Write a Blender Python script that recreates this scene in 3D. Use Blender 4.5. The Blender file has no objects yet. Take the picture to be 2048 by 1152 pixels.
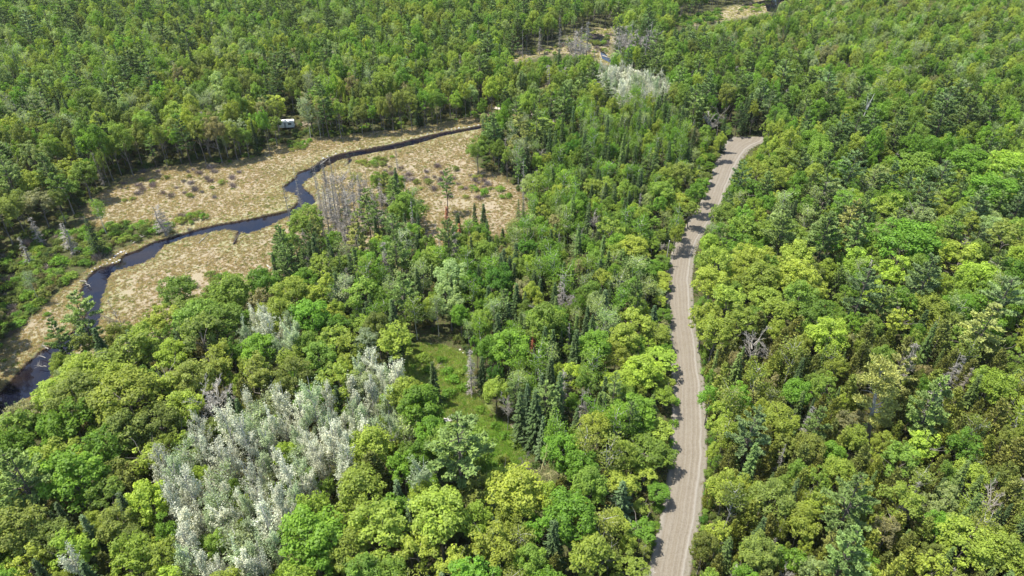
import bpy, math, random
import numpy as np
from mathutils import Vector
sc = bpy.context.scene
C = sc.collection
R_ = math.radians
# ------------------------------------------------------------------ camera
CH = 100.0; PITCH = 34.2; F = 1365.0
cam = bpy.data.cameras.new('camera'); cam.sensor_width = 36.0; cam.lens = 36.0 * F / 2048.0
cam.clip_start = 1.0; cam.clip_end = 9000.0
camo = bpy.data.objects.new('camera', cam); C.objects.link(camo)
camo.location = (0, 0, CH); camo.rotation_euler = (R_(90 - PITCH), 0, 0)
sc.camera = camo
# ------------------------------------------------------------------ light
SUN_EL = 67.0; SUN_AZ = -84.0      # azimuth measured from +Y (away from camera) towards +X
w = bpy.data.worlds.new('World'); sc.world = w; w.use_nodes = True
nt = w.node_tree; nt.nodes.clear()
sky = nt.nodes.new('ShaderNodeTexSky'); sky.sky_type = 'NISHITA'; sky.sun_disc = False
sky.sun_elevation = R_(SUN_EL); sky.sun_rotation = R_(SUN_AZ); sky.air_density = 1.0; sky.dust_density = 1.0
bg = nt.nodes.new('ShaderNodeBackground'); bg.inputs[1].default_value = 0.14
wo = nt.nodes.new('ShaderNodeOutputWorld')
nt.links.new(sky.outputs[0], bg.inputs[0]); nt.links.new(bg.outputs[0], wo.inputs[0])
sun = bpy.data.lights.new('sun', 'SUN'); sun.energy = 4.4; sun.angle = R_(0.5); sun.color = (1.0, 0.955, 0.87)
suno = bpy.data.objects.new('sun', sun); C.objects.link(suno)
sv = Vector((math.sin(R_(SUN_AZ)) * math.cos(R_(SUN_EL)), math.cos(R_(SUN_AZ)) * math.cos(R_(SUN_EL)), math.sin(R_(SUN_EL))))
suno.rotation_euler = sv.to_track_quat('Z', 'Y').to_euler()
suno.location = sv * 300
sc.view_settings.view_transform = 'Standard'; sc.view_settings.look = 'None'
sc.view_settings.gamma = 1.0; sc.view_settings.use_curve_mapping = False
sc.view_settings.exposure = 1.1
sc.cycles.max_bounces = 5; sc.cycles.diffuse_bounces = 4; sc.cycles.glossy_bounces = 2
sc.cycles.transmission_bounces = 3; sc.cycles.caustics_reflective = False; sc.cycles.caustics_refractive = False

rnd = random.Random(11)
rng = np.random.default_rng(5)
SP, CP = math.sin(R_(PITCH)), math.cos(R_(PITCH))

def G(px, py, z=0.0):
    """point of height z seen at photograph pixel (px, py)"""
    x = (px - 1024) / F; v = (py - 576) / F
    t = (CH - z) / (SP + v * CP)
    return (x * t, t * (CP - v * SP))
def PX(x, y, z=0.0):
    """pixel and depth of a world point"""
    dz = z - CH
    d = y * CP - dz * SP
    u = y * SP + dz * CP
    return (1024 + F * x / d, 576 - F * u / d, d)

def inpoly(x, y, poly):
    n = len(poly); r = False; j = n - 1
    for i in range(n):
        xi, yi = poly[i]; xj, yj = poly[j]
        if (yi > y) != (yj > y) and x < (xj - xi) * (y - yi) / (yj - yi) + xi:
            r = not r
        j = i
    return r
def inpoly_np(X, Y, poly):
    r = np.zeros(X.shape, bool); n = len(poly); j = n - 1
    for i in range(n):
        xi, yi = poly[i]; xj, yj = poly[j]
        if yi != yj:
            c = ((yi > Y) != (yj > Y)) & (X < (xj - xi) * (Y - yi) / (yj - yi) + xi)
            r ^= c
        j = i
    return r
def dist_np(X, Y, poly, closed=True):
    D = np.full(X.shape, 1e9); n = len(poly)
    for i in range(n if closed else n - 1):
        ax, ay = poly[i]; bx, by = poly[(i + 1) % n]
        dx, dy = bx - ax, by - ay; L = dx * dx + dy * dy + 1e-9
        t = np.clip(((X - ax) * dx + (Y - ay) * dy) / L, 0, 1)
        D = np.minimum(D, np.hypot(X - ax - t * dx, Y - ay - t * dy))
    return D
def sd_np(X, Y, poly):
    d = dist_np(X, Y, poly); return np.where(inpoly_np(X, Y, poly), -d, d)
def world_poly(p): return [G(a, b) for a, b in p]

# ------------------------------------------------------------------ traced outlines (photograph pixels -> ground)
ST_A = [(1075,226),(1035,232),(1010,240),(968,249),(930,256),(890,263),(850,272),(800,284),(750,294),(700,303),(665,311),(640,322),(622,336),(595,345),
        (593,354),(575,367),(566,374),(573,382),(589,386),(597,393),(598,404),(583,418),(564,424),(502,438),(439,449),(417,453),(377,464),(345,474),(312,482),
        (280,498),(249,509),(240,518),(240,525),(227,528),(205,532),(191,540),(179,551),(166,573),(163,583),(166,594),(172,620),(166,645),(140,668),(108,688),
        (88,699),(53,727),(22,761),(0,785),(-60,830),(-150,880)]
ST_B = [(1075,232),(1035,238),(1010,247),(968,256),(930,263),(890,271),(850,283),(800,296),(755,304),(708,313),(675,321),(652,332),(636,344),(624,353),(602,367),
        (609,379),(625,390),(630,402),(612,416),(588,428),(549,444),(517,461),(496,466),(483,463),(455,458),(424,462),(400,469),(370,474),(349,481),(332,488),
        (317,501),(309,512),(287,525),(259,533),(228,541),(218,550),(213,564),(207,577),(201,595),(198,618),(195,645),(176,680),(145,702),(118,733),(96,757),(75,780),
        (40,804),(0,836),(-60,885),(-150,940)]
STREAM = world_poly(ST_A + ST_B[::-1])
SIDE = world_poly([(700,311),(706,318),(700,325),(690,333),(688,331),(696,323),(697,313)])
SIDE2 = world_poly([(483,462),(477,470),(472,478),(475,488),(471,488),(468,477),(473,469),(479,461)])
FARCH = [world_poly(p) for p in (
    [(1178,67),(1198,69),(1220,78),(1218,85),(1195,83),(1178,79)],
    [(1183,87),(1200,87),(1217,88),(1217,93),(1200,93),(1184,92)],
    [(1200,103),(1209,105),(1217,116),(1228,119),(1246,121),(1246,128),(1222,127),(1204,118)],
    [(1480,12),(1520,3),(1545,-3),(1580,-8),(1580,-2),(1560,5),(1555,14),(1552,25),(1534,23),(1531,12),(1500,12)])]
MARSH_PX = [(185,398),(215,380),(260,355),(300,338),(370,330),(440,328),(500,316),(545,296),(600,280),(660,275),(720,268),(790,262),(860,252),(930,238),(975,228),(1040,222),
            (1085,222),(1050,240),(1000,252),(972,268),(945,290),(935,305),(950,335),(1000,350),(1040,385),(1062,420),(1045,455),(990,475),(930,490),(860,505),(780,530),(700,560),
            (620,585),(560,590),(470,605),(400,630),(330,665),(280,700),(230,730),(190,760),(140,800),(90,830),(0,870),(-150,980),(-150,700),(0,700),
            (50,655),(105,602),(165,552),(228,506),(300,480),(370,462),(330,450),(250,448),(200,452),(170,430)]
MARSH = world_poly(MARSH_PX)
MARSH2 = world_poly([(1000,124),(1040,106),(1100,94),(1150,70),(1180,55),(1225,54),(1235,75),(1216,90),(1222,108),(1250,118),(1285,124),(1240,133),(1200,124),(1180,110),(1120,108),(1080,112),(1040,122)])
MARSH3 = world_poly([(1335,48),(1390,40),(1440,18),(1500,4),(1545,-6),(1580,-6),(1562,10),(1530,26),(1490,34),(1430,44),(1380,52)])
# what stays visible of the open ground (no tree may cover it)
V_MARSH = [(188,400),(215,384),(260,358),(300,342),(370,334),(440,332),(500,320),(550,300),(600,284),(660,280),(720,273),(790,267),(860,257),(930,243),(968,240),(960,262),(935,285),
           (930,312),(960,342),(1000,352),(1036,388),(1050,408),(1030,425),(1015,462),(985,470),(970,440),(900,430),(880,470),(845,470),(850,420),(800,350),(740,335),(700,335),(650,345),(632,400),(600,440),
           (560,455),(545,480),(540,530),(480,552),(430,570),(350,592),(320,600),(280,630),(215,650),(205,620),(190,640),(150,620),(140,660),(95,705),(110,720),(60,785),(0,800),(0,700),(50,655),(105,602),
           (165,552),(228,506),(300,480),(370,462),(330,455),(250,455),(205,455),(180,430)]
V_THICK = [(0,520),(70,470),(130,455),(175,415),(205,440),(300,440),(430,420),(430,440),(330,470),(235,505),(165,552),(105,602),(50,655),(0,690)]
V_CLEAR = [(798,702),(850,682),(905,692),(945,712),(948,745),(948,770),(958,788),(972,805),(995,832),(1016,846),(1025,862),(1060,864),(1082,874),(1080,900),(1030,918),(990,895),(975,868),(950,850),(915,862),(886,840),(876,805),(862,778),(840,768),(800,745)]
V_ROAD = [(1300,1152),(1308,1100),(1322,1050),(1332,1000),(1342,950),(1347,900),(1350,850),(1352,800),(1354,750),(1352,700),(1345,650),(1341,600),(1339,560),(1341,535),(1352,505),(1368,470),(1396,422),(1413,382),(1430,340),(1439,310),(1446,288),(1460,274),
          (1535,277),(1535,284),(1512,292),(1486,312),(1470,340),(1455,380),(1438,420),(1410,455),(1393,500),(1385,540),(1384,570),(1386,600),(1391,650),(1398,700),(1408,760),(1414,830),(1416,900),(1414,950),(1406,1010),(1396,1060),(1388,1110),(1380,1152)]
V_FAR = [[(1000,124),(1040,106),(1100,94),(1150,72),(1180,57),(1225,56),(1233,75),(1216,90),(1222,108),(1210,120),(1180,108),(1120,106),(1080,110),(1040,120)],[(1335,46),(1390,38),(1440,16),(1500,3),(1545,-6),(1575,-6),(1560,12),(1530,26),(1490,32),(1430,42),(1380,50)],[(1010,122),(1040,108),(1100,95),(1150,73),(1150,95),(1100,104),(1040,116)],[(1178,60),(1222,57),(1228,76),(1212,88),(1215,105),(1235,118),(1210,120),(1185,100)],[(1440,22),(1500,7),(1560,-5),(1555,22),(1500,28),(1440,38)],
         [(1345,42),(1400,36),(1440,30),(1440,42),(1380,50)]]
V_POOL = [(-40,800),(0,775),(50,722),(88,694),(112,700),(104,735),(84,765),(58,792),(0,822),(-40,840)]
V_PINE = [(1718,775),(1764,775),(1762,850),(1745,888),(1722,888)]
V_LANE = [(955,213),(1000,216),(1035,222),(1035,228),(1000,223),(955,219)]
V_TRAIL = [(560,228),(592,228),(614,238),(612,258),(590,262),(562,258)]
OPEN = [V_POOL, V_PINE, V_MARSH, V_THICK, V_CLEAR, V_ROAD, V_LANE, V_TRAIL] + V_FAR
CLEAR = world_poly([(795,700),(840,688),(900,698),(935,715),(945,790),(985,835),(1020,860),(1075,875),(1080,905),(1030,925),(960,935),(880,950),(850,930),(860,880),(850,830),(820,780)])
LANE_PX = [(955,214),(1000,217),(1035,223),(1075,232),(1110,245)]
ROADROWS = [(1420,1222,1335),(1300,1258,1358),(1200,1284,1372),(1152,1294,1382),(1100,1303,1393),(1050,1316,1401),(1000,1326,1408),(950,1334,1415),(900,1339,1417),(850,1341,1417),(800,1342,1414),(750,1343,1408),(700,1340,1401),(650,1334,1393),
            (600,1331,1388),(560,1330,1386),(535,1333,1387),(500,1343,1394),(480,1353,1401),(460,1365,1413),(440,1378,1427),(420,1391,1441),(400,1402,1451),(380,1410,1458),(340,1424,1474),(312,1435,1490),(300,1440,1500),(290,1444,1518),(282,1451,1538),(277,1459,1541),(272,1466,1541)]
RW = []
for py, a, b in ROADROWS:
    xa, ya = G(a, py); xb, yb = G(b, py); RW.append((ya, xa, xb))
RW.sort(); ry = np.array([r[0] for r in RW]); ra = np.array([r[1] for r in RW]); rb = np.array([r[2] for r in RW])

# ------------------------------------------------------------------ mesh helpers
def mesh_np(name, V, Fq, mats, var=None, midx=None, smooth=False):
    V = np.asarray(V, np.float32); k = Fq.shape[1]; n = len(Fq)
    me = bpy.data.meshes.new(name)
    me.vertices.add(len(V)); me.vertices.foreach_set('co', V.ravel())
    me.loops.add(n * k); me.loops.foreach_set('vertex_index', Fq.astype(np.int32).ravel())
    me.polygons.add(n); me.polygons.foreach_set('loop_start', np.arange(0, n * k, k, dtype=np.int32))
    me.polygons.foreach_set('loop_total', np.full(n, k, np.int32))
    for m in mats: me.materials.append(m)
    if midx is not None: me.polygons.foreach_set('material_index', midx.astype(np.int32))
    if smooth: me.polygons.foreach_set('use_smooth', np.ones(n, bool))
    if var is not None:
        a = me.attributes.new('var', 'FLOAT', 'FACE'); a.data.foreach_set('value', var.astype(np.float32))
    me.update(calc_edges=True)
    return me
def norm(a): return a / (np.linalg.norm(a, axis=-1, keepdims=True) + 1e-9)
def rsphere(n): return norm(rng.normal(size=(n, 3)))
def leafq(P, D, S, L, W, tip=0.55):
    L = np.asarray(L).reshape(-1, 1); W = np.asarray(W).reshape(-1, 1)
    a = P - S * W / 2; b = P + S * W / 2; c = P + D * L + S * W / 2 * tip; d = P + D * L - S * W / 2 * tip
    V = np.stack([a, b, c, d], 1).reshape(-1, 3); n = len(P)
    return V, np.arange(4 * n).reshape(n, 4)
def leaf_rand(P, N, L, W, jit=0.6):
    N = norm(N + rng.normal(size=N.shape) * jit)
    T = norm(np.cross(N, rsphere(len(P)))); S = np.cross(N, T)
    return leafq(P - T * np.asarray(L).reshape(-1, 1) / 2, T, S, L, W)
class Acc:
    def __init__(s): s.V = []; s.F = []; s.v = []; s.m = []; s.n = 0
    def add(s, V, Fq, var, m=0):
        s.V.append(V); s.F.append(Fq + s.n); s.n += len(V)
        s.v.append(np.broadcast_to(np.asarray(var, float), (len(Fq),)).copy()); s.m.append(np.full(len(Fq), m))
    def arrays(s): return np.concatenate(s.V), np.concatenate(s.F), np.concatenate(s.v), np.concatenate(s.m)
def tube(pts, rad, k=6):
    pts = np.asarray(pts, float); n = len(pts); V = []
    for i in range(n):
        d = pts[min(i + 1, n - 1)] - pts[max(i - 1, 0)]; d /= np.linalg.norm(d) + 1e-9
        u = np.cross(d, (0.13, 0.97, 0.2)); u /= np.linalg.norm(u) + 1e-9; v = np.cross(d, u)
        for j in range(k):
            a = 2 * math.pi * j / k; V.append(pts[i] + rad[i] * (math.cos(a) * u + math.sin(a) * v))
    Fq = [(i * k + j, i * k + (j + 1) % k, (i + 1) * k + (j + 1) % k, (i + 1) * k + j) for i in range(n - 1) for j in range(k)]
    return np.array(V), np.array(Fq)
def wob(p0, p1, n, amp, sag=0.0):
    p0 = np.array(p0, float); p1 = np.array(p1, float); out = []
    for i in range(n):
        t = i / (n - 1); p = p0 * (1 - t) + p1 * t
        p = p + rng.normal(size=3) * amp * math.sin(math.pi * t); p[2] -= sag * t * t
        out.append(p)
    return out

# ------------------------------------------------------------------ materials
def newmat(name):
    m = bpy.data.materials.new(name); m.use_nodes = True; nt = m.node_tree; nt.nodes.clear()
    out = nt.nodes.new('ShaderNodeOutputMaterial'); return m, nt, out
def N(nt, t, **k):
    n = nt.nodes.new(t)
    for a, b in k.items(): setattr(n, a, b)
    return n
def mathn(nt, op, a, b=None, c=None, clamp=False):
    n = nt.nodes.new('ShaderNodeMath'); n.operation = op; n.use_clamp = clamp
    for i, x in enumerate((a, b, c)):
        if x is None: continue
        if hasattr(x, 'is_linked') or hasattr(x, 'links'): nt.links.new(x, n.inputs[i])
        else: n.inputs[i].default_value = x
    return n.outputs[0]
def mixc(nt, fac, a, b, mode='MIX'):
    n = nt.nodes.new('ShaderNodeMix'); n.data_type = 'RGBA'; n.blend_type = mode
    for s, x in ((n.inputs[0], fac), (n.inputs[6], a), (n.inputs[7], b)):
        if hasattr(x, 'links'): nt.links.new(x, s)
        elif isinstance(x, tuple): s.default_value = (*x, 1)
        else: s.default_value = x
    return n.outputs[2]
def ramp(nt, x, a, b):
    n = nt.nodes.new('ShaderNodeMapRange'); n.inputs[1].default_value = a; n.inputs[2].default_value = b
    nt.links.new(x, n.inputs[0]); return n.outputs[0]
def noise(nt, vec, scale, detail=4, rough=0.55, dist=0.0):
    n = nt.nodes.new('ShaderNodeTexNoise'); n.inputs['Scale'].default_value = scale; n.inputs['Detail'].default_value = detail
    n.inputs['Roughness'].default_value = rough; n.inputs['Distortion'].default_value = dist
    if vec is not None: nt.links.new(vec, n.inputs['Vector'])
    return n.outputs[0]

def foliage_mat(name, stuff, spread=0.42, transl=0.47, warm=(1.12, 1.06, 0.7), fixed=None, tt=(1.15, 1.2, 0.6)):
    m, nt, out = newmat(name)
    if fixed is not None:
        c = N(nt, 'ShaderNodeRGB'); c.outputs[0].default_value = (*fixed, 1); col = c.outputs[0]
    elif stuff:
        c = N(nt, 'ShaderNodeAttribute', attribute_type='INSTANCER', attribute_name='tint'); col = c.outputs[0]
    else:
        c = N(nt, 'ShaderNodeObjectInfo'); col = c.outputs['Color']
    a = N(nt, 'ShaderNodeAttribute', attribute_type='GEOMETRY', attribute_name='var')
    v = a.outputs['Fac']
    k = mathn(nt, 'MULTIPLY_ADD', v, spread * 2, 1 - spread)
    vm = N(nt, 'ShaderNodeVectorMath', operation='SCALE'); nt.links.new(col, vm.inputs[0]); nt.links.new(k, vm.inputs['Scale'])
    # young tips run yellower
    tip = mixc(nt, ramp(nt, v, 0.55, 1.0), vm.outputs[0], mixc(nt, 1.0, vm.outputs[0], warm, 'MULTIPLY'))
    d = N(nt, 'ShaderNodeBsdfDiffuse'); nt.links.new(tip, d.inputs[0])
    t = N(nt, 'ShaderNodeBsdfTranslucent'); nt.links.new(mixc(nt, 1.0, tip, tt, 'MULTIPLY'), t.inputs[0])
    g = N(nt, 'ShaderNodeBsdfGlossy'); g.inputs['Roughness'].default_value = 0.55; g.inputs[0].default_value = (0.8, 0.85, 0.9, 1)
    m1 = N(nt, 'ShaderNodeMixShader'); m1.inputs[0].default_value = transl
    nt.links.new(d.outputs[0], m1.inputs[1]); nt.links.new(t.outputs[0], m1.inputs[2])
    m2 = N(nt, 'ShaderNodeMixShader'); m2.inputs[0].default_value = 0.012
    nt.links.new(m1.outputs[0], m2.inputs[1]); nt.links.new(g.outputs[0], m2.inputs[2])
    nt.links.new(m2.outputs[0], out.inputs[0])
    return m
def bark_mat(name, ca, cb, scale=6.0):
    m, nt, out = newmat(name)
    tc = N(nt, 'ShaderNodeTexCoord')
    mp = N(nt, 'ShaderNodeMapping'); mp.inputs['Scale'].default_value = (1, 1, 0.25); nt.links.new(tc.outputs['Object'], mp.inputs[0])
    f = noise(nt, mp.outputs[0], scale, 5, 0.7)
    col = mixc(nt, ramp(nt, f, 0.35, 0.65), ca, cb)
    b = N(nt, 'ShaderNodeBsdfPrincipled'); nt.links.new(col, b.inputs['Base Color']); b.inputs['Roughness'].default_value = 0.9
    nt.links.new(b.outputs[0], out.inputs[0]); return m
def plain_mat(name, col, rough=0.7, metal=0.0, var=0.12, scale=3.0):
    m, nt, out = newmat(name)
    tc = N(nt, 'ShaderNodeTexCoord'); f = noise(nt, tc.outputs['Object'], scale, 5, 0.6)
    c = mixc(nt, f, tuple(x * (1 - var) for x in col), tuple(min(1, x * (1 + var)) for x in col))
    b = N(nt, 'ShaderNodeBsdfPrincipled'); nt.links.new(c, b.inputs['Base Color'])
    b.inputs['Roughness'].default_value = rough; b.inputs['Metallic'].default_value = metal
    nt.links.new(b.outputs[0], out.inputs[0]); return m
M_LEAF = foliage_mat('leaves', False); M_LEAF_S = foliage_mat('leaves_forest', True)
M_NEED = foliage_mat('needles', False, 0.5, 0.15, (1.1, 1.05, 0.75)); M_NEED_S = foliage_mat('needles_forest', True, 0.5, 0.15, (1.1, 1.05, 0.75))
M_TWIG = foliage_mat('twigs', False, 0.45, 0.0, (1.05, 1.0, 0.95)); M_TWIG_S = foliage_mat('twigs_forest', True, 0.45, 0.0, (1.05, 1.0, 0.95))
M_SILV = foliage_mat('pale_leaves', False, 0.45, 0.35, (1.02, 1.02, 0.98), tt=(1, 1.03, 0.9)); M_SILV_S = foliage_mat('pale_leaves_forest', True, 0.45, 0.35, (1.02, 1.02, 0.98), tt=(1, 1.03, 0.9))
M_BARK = bark_mat('grey_bark', (0.09, 0.075, 0.06), (0.26, 0.235, 0.2))
M_PBARK = bark_mat('pale_bark', (0.34, 0.32, 0.28), (0.6, 0.58, 0.53))
M_DBARK = bark_mat('dark_bark', (0.035, 0.028, 0.022), (0.13, 0.105, 0.085))
M_DEADW = bark_mat('weathered_wood', (0.16, 0.145, 0.12), (0.38, 0.355, 0.31))

# ------------------------------------------------------------------ tree shapes (metres, nominal sizes)
def trunk_arr(h, r, lean=0.25, k=6, n=5):
    pts = wob((0, 0, -0.3), (rng.normal() * lean, rng.normal() * lean, h), n, 0.12)
    rad = [r * (1.25 if i == 0 else 1) * (1 - 0.82 * i / (n - 1)) for i in range(n)]
    return tube(pts, rad, k)
def crown_broad(R=4.0, H=14.0, base=0.3, nl=46, per=130, leaf=0.34, loose=0.0, flat=0.9):
    A = Acc(); zc = H * (base + 1) / 2 + 0.1; az = H * (1 - base) / 2 - 0.5
    ks = rsphere(nl * 3); ks = ks[ks[:, 2] > -0.55][:nl]
    # several big boughs make the outline uneven
    bough = rsphere(7); bl = rng.uniform(0.6, 1.2, 7)
    for d in ks:
        w_ = np.clip((bough @ d), 0, 1) ** 2; q = 0.72 + 0.2 * ((w_ * bl).sum() / (w_.sum() + 0.3))
        rr = q * rng.uniform(0.55, 1.12)
        c = np.array([0, 0, zc]) + d * np.array([R, R, az]) * rr
        r = R * rng.uniform(0.13, 0.27) * (1 - 0.15 * loose) * (1 if R > 3 else 1.35)
        n = int(per * (r / 1.12) ** 2 * rng.uniform(0.75, 1.15))
        p = rsphere(n); up = p[:, 2] + 0.55 + 0.5 * (p @ d)
        p = p[up > rng.uniform(-0.35, 0.45, len(p))]
        P = c + p * r * rng.uniform(0.62, 1.08, (len(p), 1)) * np.array([1, 1, flat])
        Ls = leaf * rng.uniform(0.65, 1.25, len(p)); lobe = rng.uniform(0.15, 0.85)
        V, Q = leaf_rand(P, p * 0.8 + np.array([0, 0, 0.8]), Ls, Ls * 0.8, 0.42)
        A.add(V, Q, np.clip(lobe * 0.45 + rng.uniform(0, 1, len(p)) * 0.55, 0, 1))
    return A
def crown_multi(R=4.0, H=14.0, stems=3, leaf=0.3):
    A = Acc()
    for k in range(stems):
        a = 6.283 * k / stems + rng.uniform(-.5, .5); off = R * rng.uniform(0.3, 0.5); sr = R * rng.uniform(0.42, 0.62); hh = H * rng.uniform(0.78, 1.02)
        B = crown_broad(R=sr, H=hh, base=rng.uniform(0.3, 0.5), nl=int(120 / stems * rng.uniform(0.8, 1.1)), per=150, leaf=leaf, flat=rng.uniform(0.5, 0.9))
        V, Q, v, m = B.arrays(); t = (V[:, 2] / hh)[:, None]; V = V + np.array([math.cos(a) * off, math.sin(a) * off, 0]) * np.clip(t * 1.3, 0, 1); A.add(V, Q, v)
    return A
def limbs_broad(A, R, H, base, r0=0.2, n=7, m=1):
    V, Q = trunk_arr(H * 0.8, r0, 0.35); A.add(V, Q, 0.5, m)
    for i in range(n):
        z0 = H * rng.uniform(base * 0.8, 0.62); a = rng.uniform(0, 6.283); L = R * rng.uniform(0.6, 0.95)
        p1 = (math.cos(a) * L, math.sin(a) * L, min(H * 0.92, z0 + L * rng.uniform(0.5, 1.3)))
        V, Q = tube(wob((0, 0, z0), p1, 4, 0.2), [r0 * 0.5, r0 * 0.36, r0 * 0.22, r0 * 0.08], 5); A.add(V, Q, 0.5, m)
def crown_poplar(R=1.9, H=15.0, base=0.28, leaf=0.27, n=34, dens=60):
    A = Acc(); T = Acc()
    V, Q = trunk_arr(H * 0.97, 0.15, 0.4, 5, 6); T.add(V, Q, 0.5, 1)
    for i in range(n):
        z0 = H * rng.uniform(base, 0.82); a = rng.uniform(0, 6.283)
        e = (z0 / H - base) / (1 - base); L = R * (1.05 - 0.55 * e) * rng.uniform(0.6, 1.1)
        p1 = np.array((math.cos(a) * L, math.sin(a) * L, z0 + L * rng.uniform(1.2, 2.4)))
        pts = wob((0, 0, z0), p1, 4, 0.12); V, Q = tube(pts, [0.055, 0.045, 0.035, 0.02], 3); T.add(V, Q, 0.5, 1)
        m = int(dens * rng.uniform(0.6, 1.3)); t = rng.uniform(0.3, 1.08, m) ** 0.8
        P = np.array((0, 0, z0)) * (1 - t[:, None]) + p1 * t[:, None] + rng.normal(size=(m, 3)) * np.array([0.2, 0.2, 0.34])
        Ls = leaf * rng.uniform(0.6, 1.2, m); V, Q = leaf_rand(P, np.array([[0, 0, 0.5]]) + rsphere(m), Ls, Ls * 0.85, 0.5)
        A.add(V, Q, np.clip(0.5 + rng.normal(size=m) * 0.2, 0, 1))
    return A, T
def crown_pine(R=4.2, H=19.0, base=0.3, whorls=13, sparse=0.0, leaf=0.46, shape=0.45):
    A = Acc(); T = Acc()
    V, Q = trunk_arr(H * 0.97, 0.26, 0.3, 7, 7); T.add(V, Q, 0.5, 1)
    for wi in range(whorls):
        e = (wi + 0.5) / whorls; z0 = H * (base + (0.97 - base) * e)
        prof = (min(1, 0.45 + 1.6 * e) if e < shape else 1 - 0.86 * ((e - shape) / (1 - shape)) ** 1.25)
        nb = rng.integers(4, 7); a0 = rng.uniform(0, 6.283)
        for b in range(nb):
            if rng.random() < sparse: continue
            a = a0 + 6.283 * b / nb + rng.normal() * 0.25; L = R * prof * rng.uniform(0.62, 1.12)
            rise = rng.uniform(-0.02, 0.2) + 0.3 * e; zz = z0 + rng.normal() * 0.3
            p0 = np.array((0, 0, zz)); p1 = np.array((math.cos(a) * L, math.sin(a) * L, zz + L * rise))
            V, Q = tube(wob(p0, p1, 3, 0.1), [0.07, 0.045, 0.015], 3); T.add(V, Q, 0.5, 1)
            m = int(26 + 32 * L); t = rng.uniform(0.2, 1.05, m) ** 0.7
            side = np.array((-math.sin(a), math.cos(a), 0)); out = norm(p1 - p0)
            wd = (0.06 + 0.3 * t * (1.2 - t)) * L * 0.8
            P = p0 * (1 - t[:, None]) + p1 * t[:, None] + side * (rng.uniform(-1, 1, m) * wd)[:, None] + np.array([0, 0, 1]) * (rng.normal(size=m) * 0.09)[:, None]
            s2 = np.sign(((P - p0) @ side))[:, None]
            D = norm(out * 0.6 + side * s2 * 0.5 + np.array([0, 0, 0.4]) + rng.normal(size=(m, 3)) * 0.42)
            S = norm(np.cross(D, np.array([0, 0, 1.0]) + rng.normal(size=(m, 3)) * 0.35))
            V, Q = leafq(P, D, S, leaf * rng.uniform(0.6, 1.1, m), leaf * rng.uniform(0.4, 0.65, m), 0.5)
            A.add(V, Q, np.clip(rng.uniform(0.1, 0.8) * 0.6 + rng.uniform(0, 1, m) * 0.5, 0, 1))
    return A, T
def crown_spruce(R=1.9, H=13.0, base=0.06, step=0.42, leaf=0.46, dens=1.0, curve=1.0):
    A = Acc(); T = Acc()
    V, Q = trunk_arr(H * 0.99, 0.15, 0.08, 5, 5); T.add(V, Q, 0.5, 1)
    z = H * base
    while z < H * 0.985:
        e = 1 - (z / H - base) / (1 - base); rr = R * e ** curve * rng.uniform(0.85, 1.12)
        nb = max(4, int(9 * (0.5 + 0.5 * e)))
        a0 = rng.uniform(0, 6.283)
        for b in range(nb):
            a = a0 + 6.283 * b / nb + rng.normal() * 0.15; L = rr * rng.uniform(0.6, 1.2)
            m = max(4, int((5 + 13 * L) * dens)); t = rng.uniform(0.15, 1, m)
            dirv = np.array((math.cos(a), math.sin(a), 0)); side = np.array((-math.sin(a), math.cos(a), 0))
            P = dirv * (t * L)[:, None] + side * (rng.uniform(-1, 1, m) * 0.24 * L * (1.15 - t))[:, None]
            P[:, 2] += z - 0.22 * L * t + rng.normal(size=m) * 0.06
            D = norm(dirv + side * rng.uniform(-0.6, 0.6, (m, 1)) + np.array([0, 0, -0.12]))
            S = norm(np.cross(D, np.array([0, 0, 1.0]) + rng.normal(size=(m, 3)) * 0.3))
            V, Q = leafq(P, D, S, leaf * rng.uniform(0.6, 1.1, m), leaf * rng.uniform(0.3, 0.5, m), 0.35)
            A.add(V, Q, np.clip(0.25 * rng.uniform() + rng.uniform(0, 1, m) * 0.7, 0, 1))
        z += step * rng.uniform(0.8, 1.2) * (0.6 + 0.4 * e)
    return A, T
def crown_cedar(R=2.3, H=10.5, n=90, per=42, leaf=0.3):
    A = Acc(); T = Acc()
    V, Q = trunk_arr(H * 0.9, 0.16, 0.1, 5, 4); T.add(V, Q, 0.5, 1)
    for i in range(n):
        e = rng.uniform(0.02, 1) ** 1.35; a = rng.uniform(0, 6.283); z = H * (0.06 + 0.9 * e)
        rr = R * (1 - e) ** 0.85 * min(1, 0.6 + 3 * e) * rng.uniform(0.72, 1.0)
        c = np.array((math.cos(a) * rr, math.sin(a) * rr, z)); od = np.array((math.cos(a), math.sin(a), 0))
        m = int(per * rng.uniform(0.7, 1.2)); s = rng.uniform(0.32, 0.55) * (0.6 + 0.5 * (1 - e))
        P = c + rng.normal(size=(m, 3)) * np.array([s, s, s * 1.25]) * 0.62
        D = norm(np.array([[0, 0, 0.75]]) + od * 0.75 + rng.normal(size=(m, 3)) * 0.45)
        S = norm(np.cross(D, rsphere(m)))
        V, Q = leafq(P, D, S, leaf * rng.uniform(0.6, 1.3, m), leaf * rng.uniform(0.4, 0.75, m), 0.5)
        A.add(V, Q, np.clip(rng.uniform(0.1, 0.9) * 0.4 + rng.uniform(0, 1, m) * 0.6, 0, 1))
    return A, T
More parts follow.
